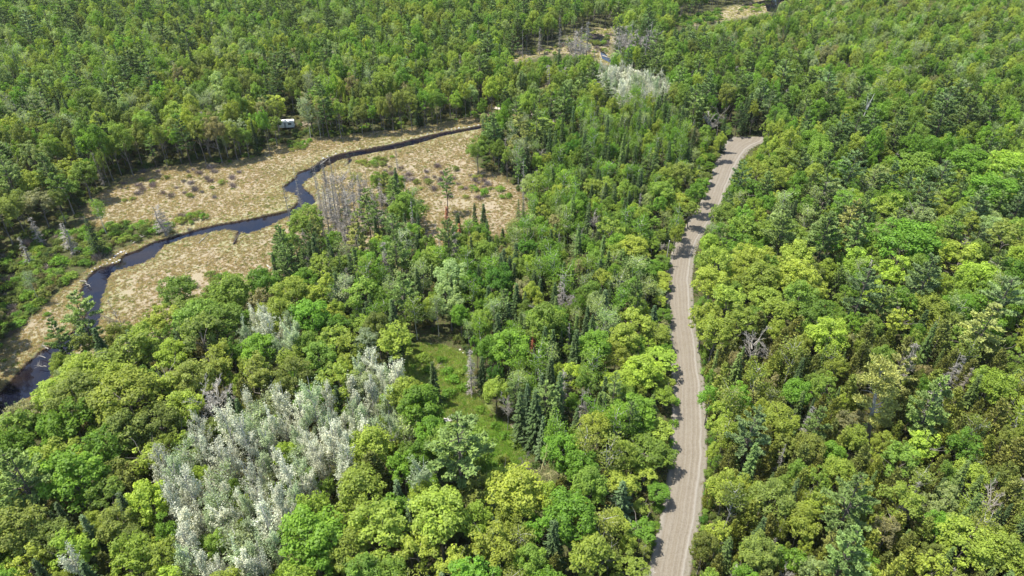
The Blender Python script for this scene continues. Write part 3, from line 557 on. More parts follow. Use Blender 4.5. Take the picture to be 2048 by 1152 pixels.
# ------------------------------------------------------------------ forest filling
SIL = [[(330,890),(380,855),(440,850),(500,812),(540,795),(600,790),(620,815),(700,805),(705,750),(770,722),(812,725),(818,765),(790,800),(800,870),(700,930),(690,990),(640,1010),(600,1040),(565,1060),(560,1152),(420,1200),(350,1080),(320,940)],
       [(455,658),(490,650),(600,650),(606,682),(560,705),(500,690)], [(1180,165),(1190,150),(1260,138),(1300,160),(1345,180),(1340,205),(1240,215),(1190,190)]]
MIX = {
 'farl': [('broad','green',20,.95),('broad','mid',20,.95),('broad','yg',15,.9),('broad','lime',6,.9),('broad','pale',12,.9),('broad','olive',5,.95),('pine','pg',12,1),('pine','pd',6,1),('spruce','sd',12,1.15),('spruce','sg',5,1.1),('snag','grey',3,1.1),('airy','mid',6,1.1),('airy','pale',6,1.1),('bare','mauve',1,1)],
 'farm': [('broad','mid',26,.95),('broad','green',16,.95),('broad','yg',20,.95),('broad','lime',6,.9),('broad','pale',8,.9),('broad','olive',6,1),('pine','pd',6,1),('pine','pg',8,1),('spruce','sd',6,1.1),('snag','grey',3,1)],
 'farr': [('broad','mid',26,.8),('broad','green',20,.8),('broad','yg',22,.8),('broad','lime',9,.8),('broad','pale',12,.8),('broad','olive',6,.8),('broad','tan',3,.8),('broad','sage',6,.8),('airy','pale',7,1),('spruce','sd',6,1.1),('pine','pd',3,.85),('bare','mauve',2,1)],
 'pine': [('pine','pd',18,1),('pine','pg',12,1),('pine','pb',6,1),('broad','mid',26,.9),('broad','green',18,.9),('broad','yg',8,.9),('spruce','sd',12,1),('broad','olive',4,1),('snag','grey',2,1)],
 'olive': [('broad','olive',20,1),('broad','mid',22,1),('broad','yg',14,1),('broad','pale',5,1),('broad','tan',5,.9),('broad','green',10,1),('pine','pg',10,1),('pine','pd',5,1),('spruce','sd',6,1),('bare','grey',3,1),('snag','grey',4,1),('airy','sage',6,1)],
 'mid': [('broad','green',24,.62),('broad','mid',20,.62),('broad','lime',11,.6),('broad','yg',12,.7),('broad','pale',3,.6),('broad','deep',4,.7),('spruce','sd',22,1),('spruce','sb',3,1),('spruce','sg',7,1),('airy','green',13,1),('airy','mid',8,1),('airy','pale',7,1),('snag','grey',4,.9),('bare','grey',3,.9),('pine','pg',4,.75),('broad','tan',2,.55)],
 'midl': [('broad','mid',20,.75),('broad','green',14,.75),('pine','pg',20,.75),('pine','py',5,.8),('spruce','sd',14,.9),('snag','grey',8,1),('airy','sage',8,1),('broad','yg',8,.8)],
 'bl':   [('broad','yg',32,1),('broad','olive',24,1),('broad','green',18,1),('broad','mid',14,.9),('broad','lime',6,.8),('spruce','sd',5,1),('cedar','ce',3,1)],
 'bc':   [('broad','yg',36,1.05),('broad','green',22,.9),('broad','mid',16,.9),('broad','lime',8,.9),('spruce','sb',5,1),('cedar','ce',2,1),('bare','grey',2,1),('airy','olive',5,1)],
 'ryel': [('broad','yg',50,.95),('broad','mid',18,.9),('broad','green',14,.85),('broad','olive',8,.9),('bare','grey',2,.8)],
 'rgrn': [('broad','green',28,.9),('broad','mid',20,.9),('broad','lime',13,.85),('broad','yg',14,.9),('broad','pale',8,.85),('pine','pb',6,.9),('pine','pg',9,.9),('airy','pale',7,1),('spruce','sd',3,1),('snag','white',1,1)],
 'cedr': [('cedar','ce',34,1),('cedar','cg',18,1),('broad','yg',22,.6),('broad','mid',12,.58),('broad','green',8,.58),('broad','tan',5,.5),('broad','olive',9,.6),('airy','olive',10,1),('airy','yg',8,1),('spruce','sg',7,1),('spruce','sd',5,1),('snag','grey',4,.9),('bare','grey',4,.9),('pine','pg',4,.8),('pine','py',2,.8)],
 'copse': [('snag','grey',40,1),('bare','grey',26,1),('snag','dgrey',12,1),('bare','dgrey',8,1),('airy','olive',3,.7),('pine','pg',2,.7)],
 'sil':  [('poplar','silver',50,1),('poplar','silverg',24,1),('airy','sage',8,1),('broad','lime',7,.5),('broad','mid',7,.5),('broad','sage',5,.6)],
}
CTRL = [(100,60,'farl'),(300,60,'farl'),(500,60,'farl'),(700,60,'farl'),(850,50,'farm'),(1000,60,'farm'),(1150,30,'farm'),(1300,20,'farm'),(1600,60,'farr'),(1800,60,'farr'),(2000,60,'farr'),(1700,160,'farr'),(1900,150,'farr'),(1450,60,'farr'),
        (1400,130,'pine'),(1480,170,'pine'),(1380,190,'pine'),(1550,200,'pine'),(1330,110,'pine'),(1640,260,'pine'),(1730,280,'pine'),(1950,230,'pine'),(100,180,'farl'),(60,280,'olive'),(250,250,'olive'),(450,220,'olive'),(600,180,'olive'),(700,150,'farl'),(850,150,'farm'),(950,170,'farm'),
        (1080,180,'farm'),(750,220,'olive'),(80,400,'olive'),(60,340,'olive'),(20,460,'olive'),(1150,300,'mid'),(1250,350,'mid'),(1100,420,'mid'),(1300,450,'mid'),(1000,550,'mid'),(1150,550,'mid'),(900,600,'mid'),(1250,600,'mid'),(1050,700,'mid'),(1200,780,'mid'),(800,580,'mid'),
        (700,480,'midl'),(760,430,'midl'),(650,560,'midl'),(1000,300,'midl'),(1330,300,'mid'),(1380,380,'ryel'),(1310,500,'ryel'),(150,800,'bl'),(300,800,'bl'),(100,1000,'bl'),(250,1080,'bl'),(420,700,'bl'),(400,620,'bl'),(600,620,'bl'),(650,700,'bl'),(680,1080,'bc'),(800,1080,'bc'),(950,1050,'bc'),(1100,1000,'bc'),(1250,950,'bc'),(1200,1100,'bc'),
        (1300,720,'ryel'),(1440,560,'ryel'),(1550,580,'ryel'),(1480,640,'ryel'),(1620,620,'ryel'),(1500,330,'ryel'),(1450,430,'rgrn'),(1600,420,'rgrn'),(1750,400,'rgrn'),(1900,380,'rgrn'),(2020,320,'rgrn'),(1850,500,'rgrn'),(2000,520,'rgrn'),(1700,520,'rgrn'),(2000,620,'rgrn'),
        (1520,720,'cedr'),(1650,720,'cedr'),(1800,720,'cedr'),(1950,780,'cedr'),(1500,850,'cedr'),(1650,850,'cedr'),(1800,850,'cedr'),(2000,950,'cedr'),(1500,1000,'cedr'),(1650,1000,'cedr'),(1800,1000,'cedr'),(1950,1080,'cedr'),(1480,1120,'cedr'),(1750,1130,'cedr')]
COPSE = [(600,400),(625,370),(640,340),(690,330),(740,350),(780,380),(790,420),(745,450),(740,480),(640,480),(600,440)]
SEP = {'broad': .62, 'pine': .52, 'spruce': .55, 'cedar': .55, 'airy': .5, 'poplar': .6, 'snag': .8, 'bare': .8}
def openhit(kind, x, y, r, h):
    K = KIND[kind]; d = PX(x, y, 0)[2]
    pts = [PX(x, y, h * f_)[:2] for f_ in ((0, .12, .25, .37, .5, .62, .8, .95) if h > 4 else (0, .6, .95))]
    cx, cy, d = PX(x, y, h * K['c']); w_ = 0.62 * r * F / d
    pts += [(cx - w_, cy), (cx + w_, cy), (cx, cy - w_), (cx, cy + w_ * 0.8)]
    for p in OPEN:
        for q in pts:
            if inpoly(q[0], q[1], p): return True
    return False
TRX, TRY = G(574, 256)
def shadows_trailer(x, y, h):
    for f in (0.2, 0.45, 0.7, 0.95):
        L = h * f / math.tan(R_(SUN_EL)); sx = x - math.sin(R_(SUN_AZ)) * L; sy = y - math.cos(R_(SUN_AZ)) * L
        if abs(sx - TRX) < 6.5 and abs(sy - TRY) < 5.5: return True
    return abs(x - TRX) < 7 and abs(y - TRY) < 5
def fill(n, smin, smax, seedscale, ymin=48, ymax=660):
    for _ in range(n):
        y = ymin + (ymax - ymin) * rnd.random() ** 1.25
        hw = 0.75 * (y * CP + CH * SP) + 22
        x = rnd.uniform(-hw, hw)
        px, py, d = PX(x, y, 8)
        best = None; bd = 1e9
        for cxx, cyy, mn in CTRL:
            dd = ((cxx - px) ** 2 + ((cyy - py) * 1.5) ** 2) * rnd.uniform(0.55, 1.8)
            if dd < bd: bd = dd; best = mn
        for s in SIL:
            if inpoly(px, py, s): best = 'sil'
        if inpoly(px, py, COPSE): best = 'copse'
        mix = MIX[best]; tot = sum(q[2] for q in mix); u = rnd.uniform(0, tot)
        for q in mix:
            u -= q[2]
            if u <= 0: break
        kind, col, _, s = q; K = KIND[kind]
        s *= rnd.uniform(smin, smax); 
        if kind == 'broad' and best in ('bl', 'bc') : s *= 1.0
        r = K['R'] * s; h = K['H'] * (0.4 + 0.6 * s) * rnd.uniform(0.86, 1.14)
        if py < 330 and kind in ('broad', 'airy', 'spruce'): h *= 1.25
        if py < 330 and kind == 'broad': r *= rnd.uniform(0.72, 1.0)
        if kind != 'shrub' and 40 < y < 262:
            ra_ = np.interp(y, ry, ra); 
            if -8 < x - ra_ < 0: h *= 0.64
        if 40 < y < 262 and x < float(np.interp(y, ry, ra)) and x > ra_ - 13:
            h = min(h, max(4.5, (ra_ - 0.2 - x - 0.45 * r) / 0.42))
            if h < 7: r *= 0.75
        if best == 'copse': h *= 0.8
        if shadows_trailer(x, y, h): continue
        ok = True
        for t in near(x, y, r + 6):
            dd = math.hypot(t['x'] - x, t['y'] - y)
            if dd < 0.5 * (SEP.get(kind, .6) + SEP.get(t['kind'], .6)) * (r + t['r']) * seedscale: ok = False; break
        if not ok: continue
        if openhit(kind, x, y, r, h):
            if smax > 0.8: continue
            r *= 0.6; h *= 0.6
            if openhit(kind, x, y, r, h): continue
        add_tree(kind, x, y, r, h, col)
fill(30000, 0.75, 1.15, 1.0)
fill(26000, 0.45, 0.75, 0.95)
# extra close-packed poplars and small trees near the front
def fill_poly(poly, kindlist, n, smin, smax, sep, z=0.0, check=True, avoid=()):
    xs = [p[0] for p in poly]; ys = [p[1] for p in poly]; c = 0
    for _ in range(n):
        px, py = rnd.uniform(min(xs), max(xs)), rnd.uniform(min(ys), max(ys))
        if not inpoly(px, py, poly) or any(inpoly(px, py, q) for q in avoid): continue
        kind, col = rnd.choice(kindlist); K = KIND[kind]; s = rnd.uniform(smin, smax)
        x, y = G(px, py, z * s); r = K['R'] * s; h = K['H'] * s * rnd.uniform(0.8, 1.2)
        if any(math.hypot(t['x'] - x, t['y'] - y) < sep * (r + t['r'] * (0.25 if KIND[t['kind']]['H'] > 5 and K['H'] < 5 else 1)) for t in near(x, y, r + 6)): continue
        if K['H'] > 5 and openhit(kind, x, y, r, h): continue
        add_tree(kind, x, y, r, h, col); c += 1
    return c
for s in SIL: fill_poly(s, [('poplar','silver'),('poplar','silver'),('poplar','silverg'),('airy','sage')], 260, 0.8, 1.1, 0.52, z=9)
STRM_PX = ST_A + ST_B[::-1]
# thicket left of the stream
fill_poly([(-60,600),(0,520),(70,475),(130,462),(200,455),(240,450),(300,440),(330,445),(420,425),(428,436),(380,452),(330,468),(270,480),(228,500),(165,548),(105,598),(50,650),(0,690),(-60,740)],
          [('shrub','mid'),('shrub','green'),('shrub','olive'),('shrub','green'),('heath','brown')], 1500, 0.7, 1.5, 0.5)
fill_poly([(0,700),(30,670),(110,600),(150,560),(120,640),(60,690),(0,740)], [('shrub','mid'),('shrub','green')], 14, 0.4, 0.9, 0.8)
for p, n in (([(400,325),(520,300),(560,300),(520,318),(430,334)], 60), ([(575,285),(620,282),(612,300),(576,304)], 26), ([(710,325),(780,308),(788,318),(760,335),(712,336)], 40), ([(640,262),(960,226),(960,236),(860,250),(700,272),(640,276)], 130),
             ([(930,378),(1000,372),(1030,395),(1000,398),(940,388)], 34), ([(700,390),(850,400),(870,440),(780,520),(640,520),(600,470)], 90), ([(540,470),(620,470),(640,560),(560,560)], 30), ([(330,560),(520,540),(420,600),(330,610)], 30)):
    fill_poly(p, [('shrub','mid'),('shrub','green'),('shrub','olive')], n, 0.6, 1.3, 0.6)
fill_poly([(280,345),(430,338),(480,345),(460,400),(300,395),(210,410),(230,380)], [('heath','mauve'),('heath','brown'),('heath','mauve'),('shrub','olive')], 90, 0.6, 1.3, 0.8)
fill_poly([(740,330),(860,330),(960,350),(1000,380),(980,400),(900,400),(820,370),(760,350)], [('heath','mauve'),('heath','brown'),('heath','mauve'),('shrub','olive')], 110, 0.6, 1.4, 0.7)
fill_poly([(330,470),(430,450),(560,425),(560,428),(430,452),(330,474)], [('heath','brown')], 30, 0.4, 0.8, 0.8)
# clearing bushes and road verges
for cx, cy, s, c in ((848,716,1.3,'mid'),(882,720,1.0,'green'),(856,740,1.2,'green'),(893,742,1.1,'green'),(905,760,1.2,'green'),(918,748,1.0,'mid'),(900,790,1.4,'green'),(925,775,1.2,'green'),(935,735,0.9,'green'),(1010,870,0.9,'green'),(1030,885,1.1,'mid'),(990,850,0.8,'green'),
                     (1045,885,0.9,'green'),(960,820,0.9,'green'),(885,812,1.0,'mid'),(900,870,1.0,'mid')):
    x, y = G(cx, cy, 0.6); add_tree('shrub', x, y, 1.35 * s, 1.9 * s, c, True)
fill_poly([(1396,680),(1405,680),(1420,760),(1428,850),(1430,950),(1420,1010),(1405,1080),(1395,1160),(1384,1160),(1398,1080),(1410,1010),(1420,930),(1420,850),(1412,760)], [('shrub','green'),('shrub','mid'),('shrub','green'),('shrub','deep')], 420, 0.45, 1.0, 0.55)
fill_poly([(1345,535),(1340,600),(1352,700),(1352,850),(1340,950),(1300,1150),(1285,1150),(1330,950),(1340,850),(1340,700),(1328,600),(1335,530)], [('shrub','green'),('shrub','mid')], 160, 0.5, 0.9, 0.6)
fill_poly([(1396,520),(1418,470),(1452,410),(1478,350),(1488,345),(1462,415),(1426,480),(1402,540),(1406,660),(1398,650)], [('shrub','mid'),('shrub','yg'),('shrub','green')], 110, 0.5, 1.0, 0.6)
fill_poly([(1020,112),(1100,98),(1170,70),(1225,62),(1215,110),(1100,110)], [('shrub','mid'),('shrub','olive'),('heath','mauve'),('heath','brown')], 160, 0.8, 1.7, 0.6)
fill_poly([(1440,30),(1500,8),(1540,0),(1530,20),(1490,30)], [('shrub','mid'),('heath','brown')], 60, 0.8, 1.6, 0.7)
fill_poly([(1340,42),(1440,20),(1440,44),(1380,55),(1330,55)], [('shrub','deep'),('shrub','mid')], 120, 1.2, 2.2, 0.5)

# ------------------------------------------------------------------ labels: where things stand, in words
ANCH = [
 (577,225,'around the white trailer'),(480,240,'left of the white trailer'),(660,230,'right of the white trailer'),(760,225,'on the far bank of the straight stream reach'),(860,205,'above the straight stream reach'),(960,200,'by the narrow gravel lane'),(1050,200,'right of the narrow gravel lane'),
 (60,30,'in the top left corner'),(200,40,'along the top edge, far left'),(350,40,'along the top edge, left quarter'),(500,40,'along the top edge, left of centre'),(650,40,'along the top edge, centre-left'),(800,50,'along the top edge near centre'),(950,50,'left of the distant marsh'),(1060,70,'on the near-left rim of the distant marsh'),
 (1160,30,'behind the distant marsh'),(1165,90,'in the middle of the distant marsh'),(1260,90,'right of the distant marsh channels'),(1300,20,'between the distant marsh and pond'),(1400,50,'left of the distant pond'),(1560,60,'in front of the distant pond'),(1700,40,'along the top edge, right quarter'),(1850,50,'along the top edge, far right'),(2000,50,'in the top right corner'),
 (60,130,'on the left edge, upper forest'),(200,140,'in the upper left forest'),(350,140,'in the upper left forest, second quarter'),(500,140,'well behind the white trailer'),(650,140,'in the forest behind the trailer, right side'),(800,130,'in the upper central forest'),(920,130,'between central forest and distant marsh'),(1090,140,'below the distant marsh'),(1240,170,'in the distant poplar clump'),
 (1340,140,'right of the distant poplar clump'),(1420,150,'in the dark pine stand'),(1500,200,'behind the road turnaround'),(1600,160,'beyond the turnaround, to its right'),(1740,160,'in the upper right forest'),(1880,160,'in the upper right forest, far side'),(2010,160,'on the right edge, upper forest'),
 (50,230,'on the left edge above the thicket'),(170,240,'in the left forest above the marsh'),(300,250,'in the left forest facing the marsh'),(400,280,'on the back edge of the marsh'),(100,340,'left of the marsh'),(200,350,'at the left tip of the marsh'),(40,420,'on the left edge beside the thicket'),
 (330,370,'in the northern marsh'),(520,330,'on the back edge of the northern marsh'),(330,440,'on the bank above the stream'),(220,460,'in the thicket above the stream'),(120,500,'in the middle of the left thicket'),(40,560,'in the thicket at the left edge'),(80,640,'at the lower end of the left thicket'),(590,380,'beside the blue stream bend'),
 (650,350,'in the snag copse, far side'),(700,410,'in the middle of the snag copse'),(650,440,'in the snag copse, near side'),(790,390,'right of the snag copse'),(750,320,'by the stream in the eastern marsh'),(870,360,'in the eastern marsh'),(960,390,'at the right side of the eastern marsh'),(560,500,'below the blue stream bend'),(720,500,'below the snag copse'),(830,480,'at the foot of the eastern marsh'),(930,470,'by the red-brown spruces'),
 (1000,290,'at the end of the straight stream reach'),(1100,260,'between the lane and the road'),(1200,260,'in front of the distant poplar clump'),(1320,250,'left of the road turnaround'),(1050,380,'on the right rim of the eastern marsh'),(1150,360,'in the central forest, far part'),(1260,360,'in the central forest left of the road top'),(1370,340,'on the left side of the upper road'),(1300,450,'left of the road near the utility pole'),(1180,470,'in the heart of the central forest'),(1060,500,'in the central forest below the marsh'),
 (950,570,'in the central forest above the clearing'),(1080,600,'in the central forest right of the clearing top'),(1200,590,'in the central forest short of the road'),(1300,590,'left of the road where it straightens'),(800,580,'in the forest below the eastern marsh'),(680,570,'in the forest below the copse'),(760,660,'above left of the grassy clearing'),(870,650,'just above the grassy clearing'),(880,740,'in the grassy clearing'),(980,720,'on the right rim of the clearing'),(1080,720,'right of the clearing, mid distance'),(1180,720,'between the clearing and the road'),(1290,720,'left of the road at its bend'),
 (250,610,'on the near rim of the western marsh'),(150,650,'by the stream at the left, near the pool'),(100,740,'beside the brown pool'),(400,600,'below the western marsh'),(540,620,'below the western marsh, right part'),(530,680,'in the small poplar clump'),(420,700,'left of the small poplar clump'),(640,690,'right of the small poplar clump'),(300,700,'in the left foreground, rear rank'),(200,780,'in the left foreground above the green crowns'),(320,800,'left of the white bare trees'),(420,800,'around the white bare trees'),
 (40,850,'at the left edge, lower part'),(150,880,'in the lower left foreground'),(260,920,'left of the big poplar stand'),(50,980,'at the left edge near the corner'),(160,1020,'in the lower left, second row'),(270,1050,'left of the poplar stand near the bottom'),(60,1110,'in the bottom left corner'),(180,1120,'on the bottom edge, far left'),(310,1120,'on the bottom edge left of the poplars'),
 (570,790,'at the top of the big poplar stand'),(690,780,'in the upper right of the poplar stand'),(780,770,'between poplar stand and clearing'),(450,880,'in the upper left of the poplar stand'),(570,880,'in the middle of the poplar stand'),(680,880,'on the right flank of the poplar stand'),(400,980,'on the left flank of the poplar stand'),(500,980,'in the lower poplar stand'),(600,970,'in the lower right poplar stand'),(450,1090,'at the bottom of the poplar stand'),(560,1110,'on the bottom edge right of the poplars'),
 (800,880,'below the round green tree'),(740,960,'right of the big poplar stand'),(850,970,'below left of the large pine'),(920,900,'at the near end of the clearing'),(1030,870,'at the near right of the clearing'),(1120,850,'right of the clearing, near part'),(1210,840,'between the near clearing and road'),(1310,850,'left of the road, below the bend'),(680,1080,'on the bottom edge, left of centre'),(800,1080,'at the bottom, big yellow crowns'),(920,1080,'on the bottom edge near centre'),(1040,1000,'below the near end of the clearing'),
 (1040,1110,'on the bottom edge, centre-right'),(1150,980,'in the lower centre foreground'),(1150,1100,'on the bottom edge left of the road'),(1260,960,'left of the lower road'),(1260,1090,'at the bottom beside the road'),(1400,850,'on the right road verge below the bend'),(1405,1050,'on the right road verge at the bottom'),(1400,720,'on the right road verge at the bend'),(1390,560,'on the right verge of the upper road'),
 (1550,290,'just right of the turnaround'),(1480,360,'right of the upper road, far part'),(1450,450,'right of the upper road'),(1460,560,'right of the road where it straightens'),(1550,440,'in the right forest behind the road trees'),(1560,570,'in the right forest, yellow crowns'),(1640,300,'right of the turnaround, second rank'),(1740,260,'by the white forked snag'),(1700,370,'in the right forest, upper centre'),(1640,480,'in the right forest, among pines'),(1730,500,'behind the rounded blue-green pine'),(1800,420,'in the right forest centre'),
 (1850,300,'in the right forest, below dark pines'),(1930,240,'in the dark pine group at right'),(2020,300,'on the right edge, upper middle'),(1920,380,'in the right forest, eastern part'),(2010,440,'on the right edge, middle'),(1830,520,'right of the rounded pine'),(1930,540,'in the right forest near the edge'),(2020,580,'on the right edge below middle'),(1710,620,'around the rounded blue-green pine'),(1820,630,'in the right forest lower centre'),(1950,670,'by the yellowish pine at right'),
 (1460,680,'right of the bend, among cedars'),(1560,700,'in the olive cedar stand'),(1660,700,'right of the olive cedar stand'),(1760,730,'above the half-bare pine'),(1860,740,'among the grey snags at right'),(2010,760,'on the right edge, lower middle'),(1460,800,'right of the road below the bend'),(1570,800,'below the olive cedar stand'),(1680,810,'left of the half-bare pine'),(1760,850,'around the half-bare pine'),(1860,860,'right of the half-bare pine'),(1960,860,'in the lower right cedars'),
 (1470,900,'right of the lower road'),(1570,920,'in the lower right forest'),(1680,940,'behind the pale feathery pine'),(1790,960,'right of the pale feathery pine'),(1900,970,'in the lower right forest, east'),(2010,980,'on the right edge near the corner'),(1460,1010,'right of the lower road, second rank'),(1570,1030,'left of the pale feathery pine'),(1690,1060,'around the pale feathery pine'),(1450,1120,'on the bottom edge right of the road'),(1560,1120,'on the bottom edge, right of verge trees'),(1680,1130,'on the bottom edge, right quarter'),
 (1800,1080,'near the bottom, right quarter'),(1920,1100,'near the bottom right corner'),(2020,1110,'in the bottom right corner')]
ORD = ['leftmost', 'second from left', 'third from left', 'fourth from left', 'fifth from left', 'sixth from left', 'seventh from left', 'eighth from left', 'ninth from left', 'tenth from left', 'eleventh from left', 'twelfth from left', 'thirteenth from left', 'fourteenth from left', 'fifteenth from left'] + ['%dth from left' % i for i in range(16, 60)]
bykind = {}
for t in TREES:
    K = KIND[t['kind']]; cx, cy, d = PX(t['x'], t['y'], t['h'] * K['c']); t['cx'], t['cy'] = cx, cy
    t['size'] = t['r'] * F / d + (t['hero'] and 1 or 0) * 8
    vis = -t['size'] < cx < 2048 + t['size'] and -20 < cy < 1152 + t['size']
    t['vis'] = vis; bykind.setdefault(t['kind'], []).append(t)
def crowded(t):
    """rough test: is the tree hidden behind taller ones in front"""
    top = PX(t['x'], t['y'], t['h'])
    for q in near(t['x'], t['y'] - 5, 9):
        if q is t or q['y'] >= t['y']: continue
        qt = PX(q['x'], q['y'], q['h']); w_ = q['r'] * F / qt[2]
        if qt[1] < top[1] - 2 and abs(qt[0] - top[0]) < w_ * 0.6 and PX(q['x'], q['y'], q['h'] * .35)[1] > top[1] + t['size']: return True
    return False
chosen = []; rest = {}
for k, L in bykind.items():
    L.sort(key=lambda t: -(t['size'] if t['vis'] else t['size'] - 1e4) + (1e3 if (t['vis'] and crowded(t)) else 0))
    cap = 297
    for i, t in enumerate(L):
        if t['vis'] and i < cap: chosen.append(t)
        else: rest.setdefault(k, []).append(t)
print('trees', len(TREES), {k: len(v) for k, v in bykind.items()}, 'chosen', len(chosen))
for k in bykind:
    rs = sorted(t['h'] for t in chosen if t['kind'] == k)
    if not rs: continue
    lo, hi = rs[len(rs) // 3], rs[2 * len(rs) // 3]
    for t in chosen:
        if t['kind'] == k: t['sw'] = 'small' if t['h'] < lo else ('tall' if t['h'] > hi else 'medium')
buckets = {}
for t in chosen:
    a = min(ANCH, key=lambda a: (a[0] - t['cx']) ** 2 + ((a[1] - t['cy']) * 1.3) ** 2)
    cw = PAL[t['col']][1]; noun = KIND[t['kind']]['noun']
    if t['kind'] == 'poplar': noun = 'poplar'
    t['lab'] = ' '.join([t['sw'], cw, noun, a[2]]); buckets.setdefault(t['lab'], []).append(t)
for lab, L in buckets.items():
    if len(L) == 1: continue
    L.sort(key=lambda t: t['cx'])
    for i, t in enumerate(L):
        t['lab'] = lab + ', ' + (ORD[i] if i < len(L) - 1 else 'rightmost')
        if len(t['lab'].split()) > 16: t['lab'] = t['lab'].replace('thin-crowned birch', 'birch').replace(' from left', '').replace('broadleaf tree', 'tree')
def tint(t):
    c = PAL[t['col']][0]; r2 = random.Random(int(t['x'] * 131 + t['y'] * 977))
    k = r2.uniform(0.8, 1.25); hshift = r2.uniform(-0.09, 0.05) * (0.25 if t['col'] in ('silver', 'silverg', 'grey', 'white') else 1)
    return (c[0] * k * (1 + hshift), c[1] * k, c[2] * k * (1 - hshift * 0.5), 1.0)
LIMIT_TREES = []
for t in chosen:
    K = KIND[t['kind']]; crown, tr, _ = MESH[t['kind']][t['var']]
    sx = t['r'] / K['R']; sz = t['h'] / K['H']
    if tr is None:
        o = bpy.data.objects.new(K['name'], crown); C.objects.link(o); root = o; o.color = tint(t)
    else:
        root = bpy.data.objects.new(K['name'], None); root.empty_display_size = 0.5; C.objects.link(root)
        c = bpy.data.objects.new(PART.get(t['kind'], 'crown'), crown); C.objects.link(c); c.parent = root; c.color = tint(t)
        b = bpy.data.objects.new('trunk', tr); C.objects.link(b); b.parent = root
    root.location = (t['x'], t['y'], 0); root.rotation_euler = (0, 0, t['rot']); root.scale = (sx, sx, sz)
    root['label'] = t['lab']; root['category'] = 'shrub' if t['kind'] in ('shrub', 'heath') else 'tree'; root['group'] = K['grp']

# the big half-bare pine at the right, built by itself
def half_bare_pine():
    x0, y0 = G(1735, 884); r = bpy.data.objects.new('pine_tree', None); C.objects.link(r); r.location = (x0, y0, 0)
    r['label'] = 'yellowish half-bare pine with exposed grey trunk and limbs, at right'; r['category'] = 'tree'
    def atp(px, py, dy=0.0):
        v = (py - 576) / F; t = (y0 + dy) / (CP - v * SP); return np.array(((px - 1024) / F * t - x0, dy, CH - t * (SP + v * CP)))
    tp = [atp(1735, 886), atp(1741, 840), atp(1750, 795), atp(1757, 765), atp(1762, 735), atp(1765, 716)]
    V, Q = tube(tp, [0.42, 0.36, 0.28, 0.22, 0.13, 0.05], 8); me = mesh_np('trunk', V, Q, [M_DEADW], smooth=True); tk = bpy.data.objects.new('trunk', me); C.objects.link(tk); tk.parent = r
    tpa = np.array(tp)
    def on_trunk(z):
        return np.array([np.interp(z, tpa[:, 2], tpa[:, k]) for k in (0, 1)] + [z])
    pads = [(1761,722,0,2.0),(1776,738,-1,2.0),(1750,738,1,1.8),(1785,752,1,1.7),(1745,757,-1.5,1.9),(1728,760,0.5,1.6),(1772,765,-1.5,2.0),(1760,780,-2,1.8),(1780,783,0,1.8),(1727,803,0.3,1.9),(1719,798,-0.5,1.2),(1772,800,0.8,1.4),(1782,810,0,1.8),(1773,827,-1,1.6),(1749,842,-2,1.5),(1770,845,-.5,1.4)]
    for px, py, dy, R0 in pads:
        c = atp(px, py, dy); zt = max(1.0, c[2] - 0.55 * abs(c[0]) - 0.3); b0 = on_trunk(min(zt, tpa[-1, 2] - .2))
        V, Q = tube(wob(b0, c, 4, 0.18), [0.15, 0.11, 0.08, 0.03], 5); me = mesh_np('limb', V, Q, [M_DEADW], smooth=True); l = bpy.data.objects.new('limb', me); C.objects.link(l); l.parent = tk
        A = Acc(); m = 420; P = c + np.clip(rng.normal(size=(m, 3)), -1.7, 1.7) * np.array([R0 * 0.42, R0 * 0.42, 0.2]); out_ = norm(c - b0)
        D = norm(out_ * 0.5 + np.array([0, 0, 0.45]) + rng.normal(size=(m, 3)) * 0.5); S = norm(np.cross(D, rsphere(m)))
        V, Q = leafq(P, D, S, 0.42 * rng.uniform(0.6, 1.1, m), 0.22 * rng.uniform(0.7, 1.2, m), 0.5); A.add(V, Q, np.clip(rng.uniform(0.2, 1, m), 0, 1))
        V, Q, v, _ = A.arrays(); me = mesh_np('needle_cluster', V, Q, [M_NEED], v); n_ = bpy.data.objects.new('needle_cluster', me); C.objects.link(n_); n_.parent = r; n_.color = (0.31, 0.33, 0.10, 1)
    for px, py, dy in ((1722,780,0),(1728,775,-1),(1715,842,0.5),(1722,846,-1),(1765,822,-1.5),(1760,800,-2),(1728,822,1),(1762,812,1),(1740,870,-1.5)):
        c = atp(px, py, dy); b0 = on_trunk(max(1.0, c[2] - 0.8)); V, Q = tube(wob(b0, c, 4, 0.25), [0.11, 0.08, 0.05, 0.02], 5); me = mesh_np('limb', V, Q, [M_DEADW], smooth=True); l = bpy.data.objects.new('limb', me); C.objects.link(l); l.parent = tk
half_bare_pine()
